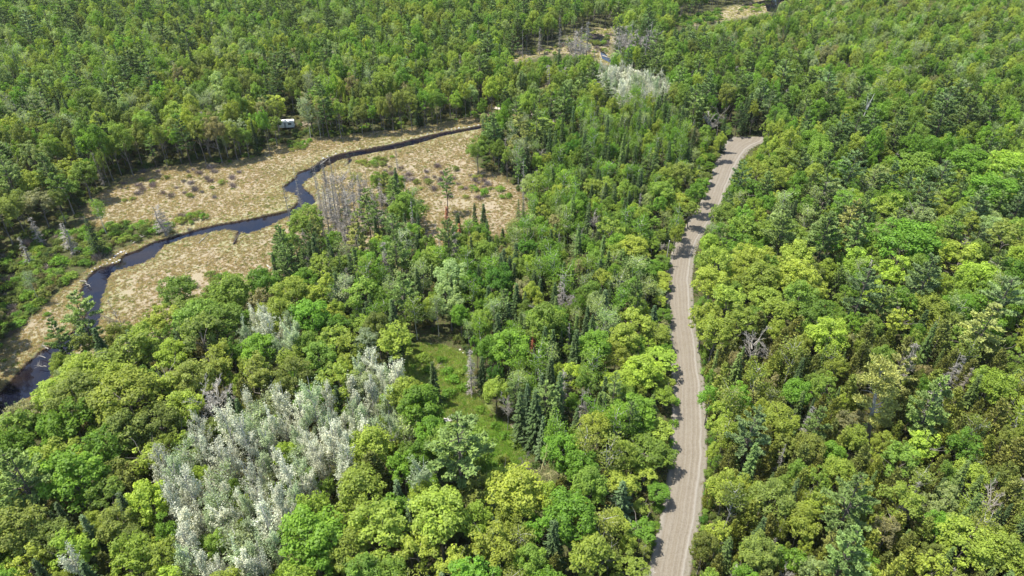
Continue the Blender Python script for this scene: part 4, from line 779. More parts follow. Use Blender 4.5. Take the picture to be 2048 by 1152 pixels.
# the rest of each kind: one object of scattered trees
def scatter(name, label, cat, protos, P, ROT, SCL, TINT, IDX, kind='stuff'):
    me = bpy.data.meshes.new(name); n = len(P)
    me.vertices.add(n); me.vertices.foreach_set('co', np.asarray(P, np.float32).ravel())
    for an, ty, arr, key in (('rot', 'FLOAT_VECTOR', ROT, 'vector'), ('scl', 'FLOAT_VECTOR', SCL, 'vector'), ('tint', 'FLOAT_COLOR', TINT, 'color')):
        a = me.attributes.new(an, ty, 'POINT'); a.data.foreach_set(key, np.asarray(arr, np.float32).ravel())
    a = me.attributes.new('idx', 'INT', 'POINT'); a.data.foreach_set('value', np.asarray(IDX, np.int32))
    o = bpy.data.objects.new(name, me); C.objects.link(o)
    g = bpy.data.node_groups.new(name, 'GeometryNodeTree')
    g.interface.new_socket('Geometry', in_out='INPUT', socket_type='NodeSocketGeometry'); g.interface.new_socket('Geometry', in_out='OUTPUT', socket_type='NodeSocketGeometry')
    gi = g.nodes.new('NodeGroupInput'); go = g.nodes.new('NodeGroupOutput'); ip = g.nodes.new('GeometryNodeInstanceOnPoints')
    jn = g.nodes.new('GeometryNodeJoinGeometry')
    for pm in reversed(protos):
        po = bpy.data.objects.new(pm.name, pm)
        oi = g.nodes.new('GeometryNodeObjectInfo'); oi.inputs['Object'].default_value = po; oi.inputs['As Instance'].default_value = True
        g.links.new(oi.outputs['Geometry'], jn.inputs[0])
    def att(nm, ty):
        a = g.nodes.new('GeometryNodeInputNamedAttribute'); a.data_type = ty; a.inputs['Name'].default_value = nm; return a.outputs[0]
    g.links.new(gi.outputs[0], ip.inputs['Points']); g.links.new(jn.outputs[0], ip.inputs['Instance'])
    ip.inputs['Pick Instance'].default_value = True
    g.links.new(att('idx', 'INT'), ip.inputs['Instance Index']); g.links.new(att('rot', 'FLOAT_VECTOR'), ip.inputs['Rotation']); g.links.new(att('scl', 'FLOAT_VECTOR'), ip.inputs['Scale'])
    g.links.new(ip.outputs[0], go.inputs[0])
    md = o.modifiers.new('scatter', 'NODES'); md.node_group = g
    o['kind'] = kind; o['label'] = label; o['category'] = cat
    return o
STUFFNAME = {'broad': ('broadleaf_forest', 'mass of green and yellow-green broadleaf crowns filling the forest'), 'pine': ('pine_forest', 'scattered darker pines rising through the far forest'),
             'spruce': ('spruce_forest', 'small dark pointed spruces scattered through the forest'), 'airy': ('birch_forest', 'thin pale birches scattered through the forest'),
             'cedar': ('cedar_forest', 'remaining olive cedars of the lower right forest'), 'poplar': ('poplar_forest', 'remaining pale poplars of the stands'), 'snag': ('dead_conifer_stand', 'grey dead conifers scattered through the forest'),
             'bare': ('bare_tree_stand', 'grey leafless trees scattered through the forest'), 'shrub': ('shrub_thicket', 'low green shrubs filling thickets and verges'), 'heath': ('bare_shrub_thicket', 'brown leafless shrubs scattered over the marsh')}
for k, L in rest.items():
    K = KIND[k]
    scatter(STUFFNAME[k][0], STUFFNAME[k][1], 'forest' if k not in ('shrub', 'heath') else 'shrubs', [m[2] for m in MESH[k]],
            [(t['x'], t['y'], 0) for t in L], [(0, 0, t['rot']) for t in L], [(t['r'] / K['R'], t['r'] / K['R'], t['h'] / K['H']) for t in L], [tint(t) for t in L], [t['var'] for t in L])

# ------------------------------------------------------------------ ground
def axis(lo, hi, flo, fhi, fine, coarse, far):
    a = list(np.arange(flo, fhi + 1e-6, fine)); x = flo
    while x > lo: x -= coarse; a.insert(0, x)
    x = fhi
    while x < hi: x += coarse; a.append(x)
    s = coarse
    x = a[0]; y = a[-1]
    while y < far or x > -far: s *= 1.6; x -= s; y += s; a.insert(0, x); a.append(y)
    return np.array(a)
gx = axis(-420, 420, -160, 20, 0.6, 5.0, 1800); gy = axis(20, 700, 78, 285, 0.6, 5.0, 1800)
XX, YY = np.meshgrid(gx, gy); X = XX.ravel(); Y = YY.ravel()
def fbm(X, Y, s, seed):
    r = np.random.default_rng(seed); o = 0
    for i in range(5):
        a, b, c, d = r.uniform(0, 6.28, 4); k = s * 1.9 ** i
        o = o + (np.sin(X * k * math.cos(a) + Y * k * math.sin(a) + b) + np.sin(X * k * math.cos(c) + Y * k * math.sin(c) + d)) / 1.7 ** i
    return o / 4.0
bx = (X > -330) & (X < 60) & (Y > 60) & (Y < 320)
sdS = np.full(X.shape, 99.0); sdS[bx] = sd_np(X[bx], Y[bx], STREAM)
for p in (SIDE, SIDE2):
    s = np.full(X.shape, 99.0); s[bx] = sd_np(X[bx], Y[bx], p) + 0.15; sdS = np.minimum(sdS, s)
sdS = sdS + fbm(X, Y, 0.9, 3) * 0.4 + fbm(X, Y, 2.4, 13) * 0.15 - 0.12 + np.clip((Y - 215) / 20.0, 0, 1) * 0.45
sdM = sd_np(X, Y, MARSH) + fbm(X, Y, 0.16, 4) * 2.2 + fbm(X, Y, 1.1, 14) * 0.8
for p in (MARSH2, MARSH3): sdM = np.minimum(sdM, sd_np(X, Y, p))
sdC = sd_np(X, Y, CLEAR) + fbm(X, Y, 0.5, 6) * 1.2
mw = np.clip(0.5 - sdM / 3.0, 0, 1); cw = np.clip(0.5 - sdC / 2.5, 0, 1)
Z = fbm(X, Y, 0.35, 8) * 0.10 + fbm(X, Y, 1.7, 9) * 0.05 * mw
bank = np.clip((0.25 - sdS) / 0.9, 0, 1); bank = bank * bank * (3 - 2 * bank)
Z = Z * (1 - bank) - 1.3 * bank
far = (np.abs(X) > 450) | (Y > 720) | (Y < 0); Z[far] = 0
# road lies a little proud of the ground: press the ground down under it
XA = np.interp(Y, ry, ra); XB = np.interp(Y, ry, rb); ins = np.minimum(X - XA, XB - X)
onr = (Y > ry[0] - 5) & (Y < ry[-1] + 3)
rd = np.where(onr, np.clip((ins + 3) / 3, 0, 1), 0); Z = Z * (1 - rd) - 0.25 * rd
nx, ny = len(gx), len(gy)
V = np.stack([X, Y, Z], 1)
ii, jj = np.meshgrid(np.arange(nx - 1), np.arange(ny - 1)); q = (jj * nx + ii).ravel()
Fq = np.stack([q, q + 1, q + nx + 1, q + nx], 1)
mg, nt, out = newmat('ground')
tc = N(nt, 'ShaderNodeNewGeometry').outputs['Position']
am = N(nt, 'ShaderNodeAttribute', attribute_name='marsh').outputs['Fac']; ac = N(nt, 'ShaderNodeAttribute', attribute_name='clearing').outputs['Fac']
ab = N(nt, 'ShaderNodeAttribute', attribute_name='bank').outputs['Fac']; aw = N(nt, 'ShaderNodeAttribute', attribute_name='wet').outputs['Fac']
n1 = noise(nt, tc, 0.12, 3); n2 = noise(nt, tc, 0.9, 5, 0.6); n3 = noise(nt, tc, 3.2, 4, 0.7); n4 = noise(nt, tc, 0.05, 3)
floor_ = mixc(nt, ramp(nt, n2, 0.35, 0.65), (0.055, 0.045, 0.025), (0.06, 0.085, 0.02))
floor_ = mixc(nt, ramp(nt, n3, 0.5, 0.7), floor_, (0.12, 0.1, 0.06))
straw = mixc(nt, ramp(nt, n4, 0.42, 0.58), (0.30, 0.245, 0.165), (0.285, 0.25, 0.158))
straw = mixc(nt, ramp(nt, n1, 0.35, 0.7), straw, (0.29, 0.225, 0.17))
straw = mixc(nt, ramp(nt, n3, 0.42, 0.62), straw, (0.23, 0.20, 0.125))
straw = mixc(nt, mathn(nt, 'MULTIPLY', aw, ramp(nt, n2, 0.4, 0.6)), straw, (0.2, 0.22, 0.09))
clr = mixc(nt, ramp(nt, n2, 0.4, 0.62), (0.15, 0.24, 0.045), (0.24, 0.29, 0.09))
clr = mixc(nt, ramp(nt, n3, 0.55, 0.7), clr, (0.26, 0.25, 0.12))
g1 = mixc(nt, am, floor_, straw); g1 = mixc(nt, ac, g1, clr)
peat_shade = mixc(nt, ramp(nt, n3, 0.4, 0.6), (0.018, 0.012, 0.009), (0.06, 0.04, 0.028))
g1 = mixc(nt, ab, g1, peat_shade)  # dark peat of the bank, also painting in its shadow line along the stream
b = N(nt, 'ShaderNodeBsdfPrincipled'); b.inputs['Roughness'].default_value = 0.95; b.inputs['Specular IOR Level'].default_value = 0.1
nt.links.new(g1, b.inputs['Base Color'])
bp = N(nt, 'ShaderNodeBump'); bp.inputs['Strength'].default_value = 0.9; bp.inputs['Distance'].default_value = 0.25; nt.links.new(n3, bp.inputs['Height']); nt.links.new(bp.outputs[0], b.inputs['Normal'])
nt.links.new(b.outputs[0], out.inputs[0])
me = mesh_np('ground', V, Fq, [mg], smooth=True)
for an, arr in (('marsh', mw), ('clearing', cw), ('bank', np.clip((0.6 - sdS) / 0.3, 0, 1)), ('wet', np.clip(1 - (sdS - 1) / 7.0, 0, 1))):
    a = me.attributes.new(an, 'FLOAT', 'POINT'); a.data.foreach_set('value', arr.astype(np.float32))
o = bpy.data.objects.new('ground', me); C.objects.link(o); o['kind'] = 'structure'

# ------------------------------------------------------------------ water
mwt, nt, out = newmat('stream_water')
tc = N(nt, 'ShaderNodeNewGeometry').outputs['Position']
b = N(nt, 'ShaderNodeBsdfPrincipled'); b.inputs['Roughness'].default_value = 0.04; b.inputs['IOR'].default_value = 1.333
f = noise(nt, tc, 0.12, 3); nt.links.new(mixc(nt, ramp(nt, f, 0.4, 0.7), (0.004, 0.005, 0.012), (0.016, 0.011, 0.009)), b.inputs['Base Color'])  # navy tone puts sky-reflection blue into the base colour, with brown patches
bp = N(nt, 'ShaderNodeBump'); bp.inputs['Strength'].default_value = 0.15; bp.inputs['Distance'].default_value = 0.03
nt.links.new(noise(nt, tc, 1.6, 3), bp.inputs['Height']); nt.links.new(bp.outputs[0], b.inputs['Normal'])
nt.links.new(b.outputs[0], out.inputs[0])
def strip(name, A, B, z, mat, exp=1.2, extend=True):
    A = [np.array(G(*p)) for p in A]; B = [np.array(G(*p)) for p in B]; V = []
    for a, b_ in zip(A, B):
        d = a - b_; d = d / (np.linalg.norm(d) + 1e-9) * exp
        for t in (0, 1): pass
        V += [(a[0] + d[0], a[1] + d[1], z), (b_[0] - d[0], b_[1] - d[1], z)]
    n = len(A); Fq = np.array([(2 * i, 2 * i + 1, 2 * i + 3, 2 * i + 2) for i in range(n - 1)])
    me = mesh_np(name, np.array(V), Fq, [mat]); o = bpy.data.objects.new(name, me); C.objects.link(o); o['kind'] = 'structure'; return o
def polyobj(name, poly, z, mat):
    me = bpy.data.meshes.new(name); me.from_pydata([(x, y, z) for x, y in poly], [], [list(range(len(poly)))]); me.materials.append(mat)
    o = bpy.data.objects.new(name, me); C.objects.link(o); o['kind'] = 'structure'; return o
n = min(len(ST_A), len(ST_B))
wx, wy = np.meshgrid(np.arange(-330, 70, 2.0), np.arange(70, 330, 2.0)); wf = wx.ravel(), wy.ravel()
keep = sd_np(wf[0] + 1, wf[1] + 1, STREAM) < 3.2
for p in (SIDE, SIDE2): keep |= sd_np(wf[0] + 1, wf[1] + 1, p) < 2.5
vx = wf[0][keep]; vy = wf[1][keep]; ids = {}; VV = []; FF = []
for x, y in zip(vx, vy):
    f4 = []
    for dx, dy in ((0, 0), (2, 0), (2, 2), (0, 2)):
        k = (x + dx, y + dy)
        if k not in ids: ids[k] = len(VV); VV.append((k[0], k[1], -0.38))
        f4.append(ids[k])
    FF.append(f4)
me = mesh_np('stream', np.array(VV), np.array(FF), [mwt]); o = bpy.data.objects.new('stream', me); C.objects.link(o); o['kind'] = 'structure'
for i, p in enumerate(FARCH): polyobj('pond' if i == 3 else 'marsh_channel', p, 0.22, mwt)

# ------------------------------------------------------------------ gravel road
mr, nt, out = newmat('gravel_road')
uv = N(nt, 'ShaderNodeUVMap'); sep = N(nt, 'ShaderNodeSeparateXYZ'); nt.links.new(uv.outputs[0], sep.inputs[0]); u = sep.outputs[0]; vv = sep.outputs[1]
pos = N(nt, 'ShaderNodeNewGeometry').outputs['Position']
wobn = noise(nt, pos, 0.09, 2)
w1 = mathn(nt, 'MULTIPLY', mathn(nt, 'SUBTRACT', wobn, 0.5), 0.07); w2 = mathn(nt, 'MULTIPLY', mathn(nt, 'SUBTRACT', noise(nt, pos, 1.3, 4, 0.7), 0.5), 0.06)
u2 = mathn(nt, 'ADD', u, mathn(nt, 'ADD', w1, w2))
cmb = N(nt, 'ShaderNodeCombineXYZ'); nt.links.new(mathn(nt, 'MULTIPLY', u2, 26.0), cmb.inputs[0]); nt.links.new(mathn(nt, 'MULTIPLY', vv, 0.03), cmb.inputs[1])
streak = noise(nt, cmb.outputs[0], 1.0, 4, 0.65); fine = noise(nt, pos, 4.0, 5, 0.75); patch = noise(nt, pos, 0.35, 4, 0.6)
base = mixc(nt, ramp(nt, streak, 0.35, 0.65), (0.175, 0.145, 0.10), (0.225, 0.195, 0.15))
base = mixc(nt, mathn(nt, 'MULTIPLY', ramp(nt, patch, 0.45, 0.7), 0.5), base, (0.165, 0.133, 0.09))
def band(c, wd, s=1.0): # soft band round u=c
    d = mathn(nt, 'ABSOLUTE', mathn(nt, 'SUBTRACT', u2, c)); return mathn(nt, 'MULTIPLY', mathn(nt, 'SUBTRACT', 1.0, mathn(nt, 'DIVIDE', d, wd), clamp=True), s, clamp=True)
base = mixc(nt, mathn(nt, 'MULTIPLY', ramp(nt, noise(nt, pos, 0.8, 5, 0.7, 1.0), 0.56, 0.68), 0.4), base, (0.15, 0.125, 0.095))
base = mixc(nt, band(0.07, 0.11, 1.1), base, (0.24, 0.218, 0.18))
base = mixc(nt, band(0.80, 0.05, 1.1), base, (0.28, 0.26, 0.222))
base = mixc(nt, band(0.92, 0.10, 1.2), base, (0.21, 0.192, 0.148))
for c in (0.3, 0.42, 0.56, 0.68): base = mixc(nt, band(c, 0.022, 0.55), base, (0.25, 0.225, 0.18))
for c in (0.35, 0.62, 0.73): base = mixc(nt, band(c, 0.018, 0.5), base, (0.14, 0.12, 0.095))
base = mixc(nt, mathn(nt, 'MULTIPLY', ramp(nt, fine, 0.4, 0.7), 0.45), base, (0.27, 0.25, 0.21))
base = mixc(nt, mathn(nt, 'MULTIPLY', ramp(nt, fine, 0.5, 0.3), 0.35), base, (0.11, 0.095, 0.075))
base = mixc(nt, 1.0, base, (0.80, 0.79, 0.79), 'MULTIPLY')
b = N(nt, 'ShaderNodeBsdfPrincipled'); b.inputs['Roughness'].default_value = 0.93; nt.links.new(base, b.inputs['Base Color'])
bp = N(nt, 'ShaderNodeBump'); bp.inputs['Strength'].default_value = 0.6; bp.inputs['Distance'].default_value = 0.06; nt.links.new(mathn(nt, 'ADD', fine, mathn(nt, 'MULTIPLY', streak, 0.6)), bp.inputs['Height']); nt.links.new(bp.outputs[0], b.inputs['Normal'])
nt.links.new(b.outputs[0], out.inputs[0])
def smooth_interp(y, ys, vs):
    s = 0; wt = 0
    for o_, w_ in ((-6, 1), (-3, 2), (0, 3), (3, 2), (6, 1)): s = s + np.interp(y + o_, ys, vs) * w_; wt += w_
    return s / wt
yy = np.arange(ry[0], ry[-1] + 0.01, 0.8); NU = 29; us = np.linspace(0, 1, NU)
xa = np.where(yy < ry[-1] - 14, smooth_interp(yy, ry, ra), np.interp(yy, ry, ra)); xb = np.where(yy < ry[-1] - 14, smooth_interp(yy, ry, rb), np.interp(yy, ry, rb))
xa = xa + fbm(yy * 1.0, yy * 0.3, 0.5, 31) * 0.22; xb = xb + fbm(yy, yy * 0.3, 0.7, 32) * 0.25
VX = xa[:, None] * (1 - us) + xb[:, None] * us; VY = np.repeat(yy[:, None], NU, 1)
prof = 0.12 * np.sin(math.pi * us) ** 0.6 + 0.10 * np.exp(-((us - 0.80) / 0.03) ** 2) + 0.06 * np.exp(-((us - 0.09) / 0.04) ** 2) - 0.035 * np.exp(-((us - 0.35) / 0.02) ** 2) - 0.035 * np.exp(-((us - 0.62) / 0.02) ** 2)
VZ = np.repeat(prof[None], len(yy), 0) + fbm(VX, VY, 1.4, 33) * 0.02
VZ[:, 0] = -0.3; VZ[:, -1] = -0.3; VZ[0] = VZ[0] * 0 - 0.3; VZ[-1] = -0.3
V = np.stack([VX, VY, VZ], 2).reshape(-1, 3); ii, jj = np.meshgrid(np.arange(NU - 1), np.arange(len(yy) - 1)); q = (jj * NU + ii).ravel()
Fq = np.stack([q, q + 1, q + NU + 1, q + NU], 1); me = mesh_np('gravel_road', V, Fq, [mr], smooth=True)
uvl = me.uv_layers.new(name='UVMap'); UV = np.stack([np.tile(us, len(yy)), np.repeat(yy, NU)], 1)[Fq.ravel()]; uvl.data.foreach_set('uv', UV.astype(np.float32).ravel())
o = bpy.data.objects.new('gravel_road', me); C.objects.link(o); o['kind'] = 'structure'
# narrow lane by the stream
LA = [G(x, y - 3) for x, y in LANE_PX]; LB = [G(x, y + 2.5) for x, y in LANE_PX]
VV = []; 
for a, b_ in zip(LA, LB):
    for t in (0, .25, .5, .75, 1): VV.append((a[0] * (1 - t) + b_[0] * t, a[1] * (1 - t) + b_[1] * t, (0.0, 0.17, 0.2, 0.17, 0.0)[int(t * 4)]))
FF = [(5 * i + j, 5 * i + j + 1, 5 * i + j + 6, 5 * i + j + 5) for i in range(len(LA) - 1) for j in range(4)]
M_LANE = plain_mat('lane_gravel', (0.42, 0.37, 0.3), 0.95, 0, 0.2, 1.5)
me = mesh_np('gravel_lane', np.array(VV), np.array(FF), [M_LANE]); o = bpy.data.objects.new('gravel_lane', me); C.objects.link(o); o['kind'] = 'structure'

# ------------------------------------------------------------------ grass tussocks and ground cover
def tussock(n, H_, R0, wd, lean=0.5):
    D = norm(rng.normal(size=(n, 3)) * np.array([lean, lean, 0.1]) + np.array([0, 0, 0.8])); S = norm(np.cross(D, rsphere(n)))
    P = rng.normal(size=(n, 3)) * np.array([R0, R0, 0]); L = H_ * rng.uniform(0.5, 1.1, n)
    return leafq(P, D, S, L, wd * rng.uniform(0.7, 1.2, n), 0.3)
TU = []
for i in range(5):
    V, Q = tussock(44, 0.3, 0.2, 0.085, 0.55); TU.append(mesh_np('tussock', V, Q, [M_LEAF_S], rng.uniform(0, 1, len(Q))))
def ground_scatter(name, label, cat, poly_test, bounds, n, tints, smin, smax, protos):
    P = []; T_ = []; S_ = []
    x0, x1, y0, y1 = bounds
    xs = rng.uniform(x0, x1, n); ys = rng.uniform(y0, y1, n); k = poly_test(xs, ys); xs = xs[k]; ys = ys[k]; m = len(xs)
    sc_ = rng.uniform(smin, smax, m); f1 = fbm(xs, ys, 0.12, 21) + rng.normal(size=m) * 0.35
    idx = np.clip(((f1 + 1) / 2 * len(tints)).astype(int), 0, len(tints) - 1)
    TT = np.array([(*t, 1) for t in tints])[idx] * rng.uniform(0.8, 1.2, (m, 1))
    P = np.stack([xs, ys, np.zeros(m)], 1); ROT = np.stack([rng.normal(size=m) * 0.1, rng.normal(size=m) * 0.1, rng.uniform(0, 6.28, m)], 1)
    return scatter(name, label, cat, protos, P, ROT, np.stack([sc_, sc_, sc_ * rng.uniform(0.7, 1.3, m)], 1), TT, rng.integers(0, len(protos), m))
def in_marsh(x, y):
    d = sd_np(x, y, MARSH); s = sd_np(x, y, STREAM); s2 = np.minimum(sd_np(x, y, SIDE), sd_np(x, y, SIDE2))
    k = fbm(x, y, 0.22, 55) + fbm(x, y, 0.8, 56) * 0.6 + np.random.default_rng(3).normal(size=x.shape) * 0.25
    return (d < 1.0) & (s > 0.3) & (s2 > 0.2) & (k > -0.6)
ground_scatter('marsh_grass', 'straw-coloured sedge tussocks covering the marsh beside the stream', 'grass', in_marsh, (-230, 20, 85, 285), 200000,
               [(0.36, 0.33, 0.19), (0.42, 0.36, 0.235), (0.44, 0.36, 0.25), (0.44, 0.345, 0.25), (0.42, 0.325, 0.235), (0.41, 0.36, 0.24), (0.36, 0.32, 0.20)], 0.5, 1.1, TU)
ground_scatter('green_sedge', 'small fresh green sedge tufts speckling the pale marsh', 'grass', in_marsh, (-230, 20, 85, 285), 11000, [(0.14, 0.2, 0.04), (0.2, 0.26, 0.06), (0.17, 0.2, 0.06)], 0.5, 1.3, TU)
ground_scatter('clearing_grass', 'green and yellow grass growing over the forest clearing', 'grass', lambda x, y: sd_np(x, y, CLEAR) < 0.5, (-35, 10, 85, 150), 40000,
               [(0.20, 0.37, 0.05), (0.24, 0.40, 0.07), (0.30, 0.40, 0.11), (0.38, 0.38, 0.17), (0.2, 0.34, 0.055)], 0.7, 1.4, TU)
def verge(x, y):
    a = np.interp(y, ry, ra); b_ = np.interp(y, ry, rb); return (((x > b_ - 1.0 + fbm(x * 0, y, 1.3, 77) * 0.6) & (x < b_ + 2.5)) | ((x < a + 0.3) & (x > a - 2))) & (y < ry[-1] - 8)
ground_scatter('verge_grass', 'short green grass along both edges of the gravel road', 'grass', verge, (10, 130, 40, 245), 60000, [(0.12, 0.2, 0.04), (0.2, 0.24, 0.07), (0.33, 0.29, 0.16), (0.1, 0.18, 0.03)], 0.35, 0.8, TU)
# undergrowth on the near forest floor
def floor_test(x, y):
    hw = 0.75 * (y * CP + CH * SP) + 15
    a = np.interp(y, ry, ra); b_ = np.interp(y, ry, rb)
    return (np.abs(x) < hw) & (sd_np(x, y, MARSH) > 1) & (sd_np(x, y, CLEAR) > 1) & ((x < a - 1.5) | (x > b_ + 2))
ground_scatter('undergrowth', 'low green saplings and brush on the forest floor under the trees', 'undergrowth', floor_test, (-260, 260, 45, 330), 16000,
               [(0.07, 0.12, 0.025), (0.12, 0.16, 0.03), (0.16, 0.15, 0.05), (0.09, 0.15, 0.03)], 0.5, 1.3, [m[2] for m in MESH['shrub']])
def marsh_far(x, y):
    k = (sd_np(x, y, MARSH2) < 0.5) | (sd_np(x, y, MARSH3) < 0.5)
    for p in FARCH: k &= sd_np(x, y, p) > 0.3
    return k
ground_scatter('far_marsh_grass', 'straw and green sedge of the distant marsh at the top', 'grass', marsh_far, (-30, 200, 340, 560), 30000, [(0.3, 0.31, 0.12), (0.45, 0.4, 0.26), (0.42, 0.4, 0.2), (0.25, 0.28, 0.1)], 1.0, 2.0, TU)

# ------------------------------------------------------------------ small things
def box(bm_, lo, hi):
    x0, y0, z0 = lo; x1, y1, z1 = hi; n = len(bm_[0])
    bm_[0].extend([(x0, y0, z0), (x1, y0, z0), (x1, y1, z0), (x0, y1, z0), (x0, y0, z1), (x1, y0, z1), (x1, y1, z1), (x0, y1, z1)])
    bm_[1].extend([tuple(n + i for i in f) for f in ((0, 3, 2, 1), (4, 5, 6, 7), (0, 1, 5, 4), (1, 2, 6, 5), (2, 3, 7, 6), (3, 0, 4, 7))])
def mk(name, VF, mat, parent=None, bevel=0.0):
    me = bpy.data.meshes.new(name); me.from_pydata(VF[0], [], VF[1]); me.materials.append(mat)
    o = bpy.data.objects.new(name, me); C.objects.link(o); o.parent = parent
    if bevel: m = o.modifiers.new('bevel', 'BEVEL'); m.width = bevel; m.segments = 2
    return o
def root_at(name, x, y, rz, label, cat, group=None, z=0.0):
    r = bpy.data.objects.new(name, None); C.objects.link(r); r.location = (x, y, z); r.rotation_euler = (0, 0, rz); r['label'] = label; r['category'] = cat
    if group: r['group'] = group
    return r
M_WHITE = plain_mat('white_paint', (0.8, 0.8, 0.78), 0.35, 0, 0.04); M_GLASS = plain_mat('dark_window', (0.03, 0.035, 0.04), 0.1); M_TYRE = plain_mat('tyre_rubber', (0.03, 0.03, 0.03), 0.9)
M_GREYP = plain_mat('grey_trim', (0.3, 0.31, 0.32), 0.5); M_POLE = bark_mat('pole_wood', (0.28, 0.25, 0.2), (0.45, 0.42, 0.36)); M_ROCK = plain_mat('pale_rock', (0.44, 0.42, 0.39), 0.95, 0, 0.35, 2.0); M_METAL = plain_mat('grey_metal', (0.35, 0.36, 0.37), 0.4, 0.6)
# trailer
x, y = G(574, 256); tr = root_at('travel_trailer', x, y, R_(8), 'white travel trailer parked among trees at the back edge of the marsh', 'trailer')
sh = [(-3.3, 0.6), (3.1, 0.6), (3.3, 1.3), (3.2, 2.9), (2.9, 3.15), (-3.0, 3.15), (-3.3, 2.8), (-3.4, 1.3)]
Vb = [(a, -1.2, b_) for a, b_ in sh] + [(a, 1.2, b_) for a, b_ in sh]; k = len(sh)
mk('body', (Vb, [tuple(range(k))[::-1][::-1], tuple(range(2 * k - 1, k - 1, -1))] + [(i, i + k, (i + 1) % k + k, (i + 1) % k) for i in range(k)]), M_WHITE, tr, 0.06)
for x0, x1 in ((-2.6, -1.7), (0.9, 2.2)):
    B = ([], []); box(B, (x0, -1.225, 1.7), (x1, -1.195, 2.4)); mk('window', B, M_GLASS, tr)
B = ([], []); box(B, (-0.7, -1.23, 0.7), (0.05, -1.19, 2.6)); dr = mk('door', B, M_GREYP, tr); B = ([], []); box(B, (-0.08, -1.26, 1.6), (0.0, -1.22, 1.7)); mk('handle', B, M_METAL, dr)
B = ([], []); box(B, (3.285, -0.8, 1.7), (3.33, 0.8, 2.4)); mk('window', B, M_GLASS, tr)
B = ([], []); box(B, (-3.2, -1.23, 1.15), (3.1, -1.195, 1.3)); mk('stripe', B, M_GREYP, tr)
B = ([], []); box(B, (-0.4, -0.35, 3.14), (0.3, 0.35, 3.38)); mk('roof_vent', B, M_WHITE, tr, 0.03)
for wx_ in (-0.2, 0.75):
    for s in (-1, 1):
        V, Q = tube([(wx_, s * 0.95, 0.34), (wx_, s * 1.2, 0.34)], [0.34, 0.34], 14); V = list(map(tuple, V)); Q = [tuple(map(int, f)) for f in Q]; Q.append(tuple(range(14))[::-1]); Q.append(tuple(range(14, 28)))
        mk('wheel', (V, Q), M_TYRE, tr)
B = ([], []); box(B, (-4.6, -0.06, 0.5), (-3.2, 0.06, 0.62)); mk('hitch', B, M_METAL, tr)
# utility poles
def pole(px, py, h, lab):
    x, y = G(px, py); r = root_at('utility_pole', x, y, 0.2, lab, 'pole', 'utility poles by the road')
    V, Q = tube([(0, 0, -0.3), (0.02, 0, h * 0.5), (0.05, 0, h)], [0.17, 0.15, 0.12], 8); V = list(map(tuple, V)); Q = [tuple(map(int, f)) for f in Q] + [tuple(range(16, 24))]
    mk('pole_shaft', (V, Q), M_POLE, r); B = ([], []); box(B, (-0.05, -0.05, h), (0.15, 0.05, h + 0.18)); mk('insulator', B, M_WHITE, r)
pole(1331, 533, 8.0, 'bare wooden utility pole rising left of the upper gravel road'); pole(1434, 792, 6.0, 'short wooden pole among the trees right of the road bend')
# white forked snag on the right
def forked(px, py, h, lab):
    x, y = G(px, py, 0); r = root_at('dead_tree', x, y, 0.4, lab, 'tree')
    V, Q = tube(wob((0, 0, 0), (0.6, 0, h * 0.72), 5, 0.15), [0.3, 0.26, 0.22, 0.2, 0.17], 7); me = mesh_np('trunk', V, Q, [M_PBARK], smooth=True); t = bpy.data.objects.new('trunk', me); C.objects.link(t); t.parent = r
    for dx, dz in ((-0.3, h), (2.6, h * 1.02), (1.2, h * 0.9)):
        V, Q = tube(wob((0.6, 0, h * 0.71), (dx, 0.2, dz), 4, 0.15), [0.15, 0.12, 0.1, 0.04], 5); me = mesh_np('limb', V, Q, [M_PBARK], smooth=True); l = bpy.data.objects.new('limb', me); C.objects.link(l); l.parent = t
forked(1706, 300, 20.5, 'bleached forked dead trunk standing above the pines at right')
# rocks
def rock_mesh():
    u = rsphere(26); import bmesh
    bm = bmesh.new(); bmesh.ops.create_icosphere(bm, subdivisions=1, radius=1.0)
    for v in bm.verts: v.co *= rng.uniform(0.75, 1.2); v.co.z *= 0.6
    me = bpy.data.meshes.new('rock'); bm.to_mesh(me); bm.free(); me.materials.append(M_ROCK); return me
RK = [rock_mesh() for _ in range(5)]
rocks = [(px, py, s, 'on the far bank of the straight stream reach') for px, py, s in ((884,262,.7),(893,260,.5),(903,259,.8),(910,257.5,.5),(918,256.5,.9),(928,255,.6),(938,254,.8),(948,252,.6),(957,250.5,.8),(870,265,.5),(855,268.5,.7),(842,271,.5),(822,276,.6),(806,280,.4),(785,285,.7),(765,289,.5),(740,293.5,.6),(720,297,.5),(690,303,.8),(672,307,.6),(655,313,.7),(646,317,.9))]
rocks += [(px, py, s, 'at the gravel spit beside the blue stream') for px, py, s in ((236,508,.6),(242,505,.8),(248,503,.6),(231,512,.7),(228,516,.5),(221,520,.6),(252,507,.5),(214,527,.5),(206,529,.5),(200,533,.4),(190,537,.5),(184,543,.5),(178,548,.4),(239,521,.7),(233,524,.6),(226,526,.6))]
rocks += [(px, py, s, 'in the brush heap on the clearing edge') for px, py, s in ((889,843,.4),(897,839,.45),(903,836,.4),(1032,873,.45),(1050,872,.35),(1066,871,.4),(920,700,.5),(926,706,.4),(787,700,.4),(862,688,.35))]
rb2 = {}
for r in rocks: rb2.setdefault(r[3], []).append(r)
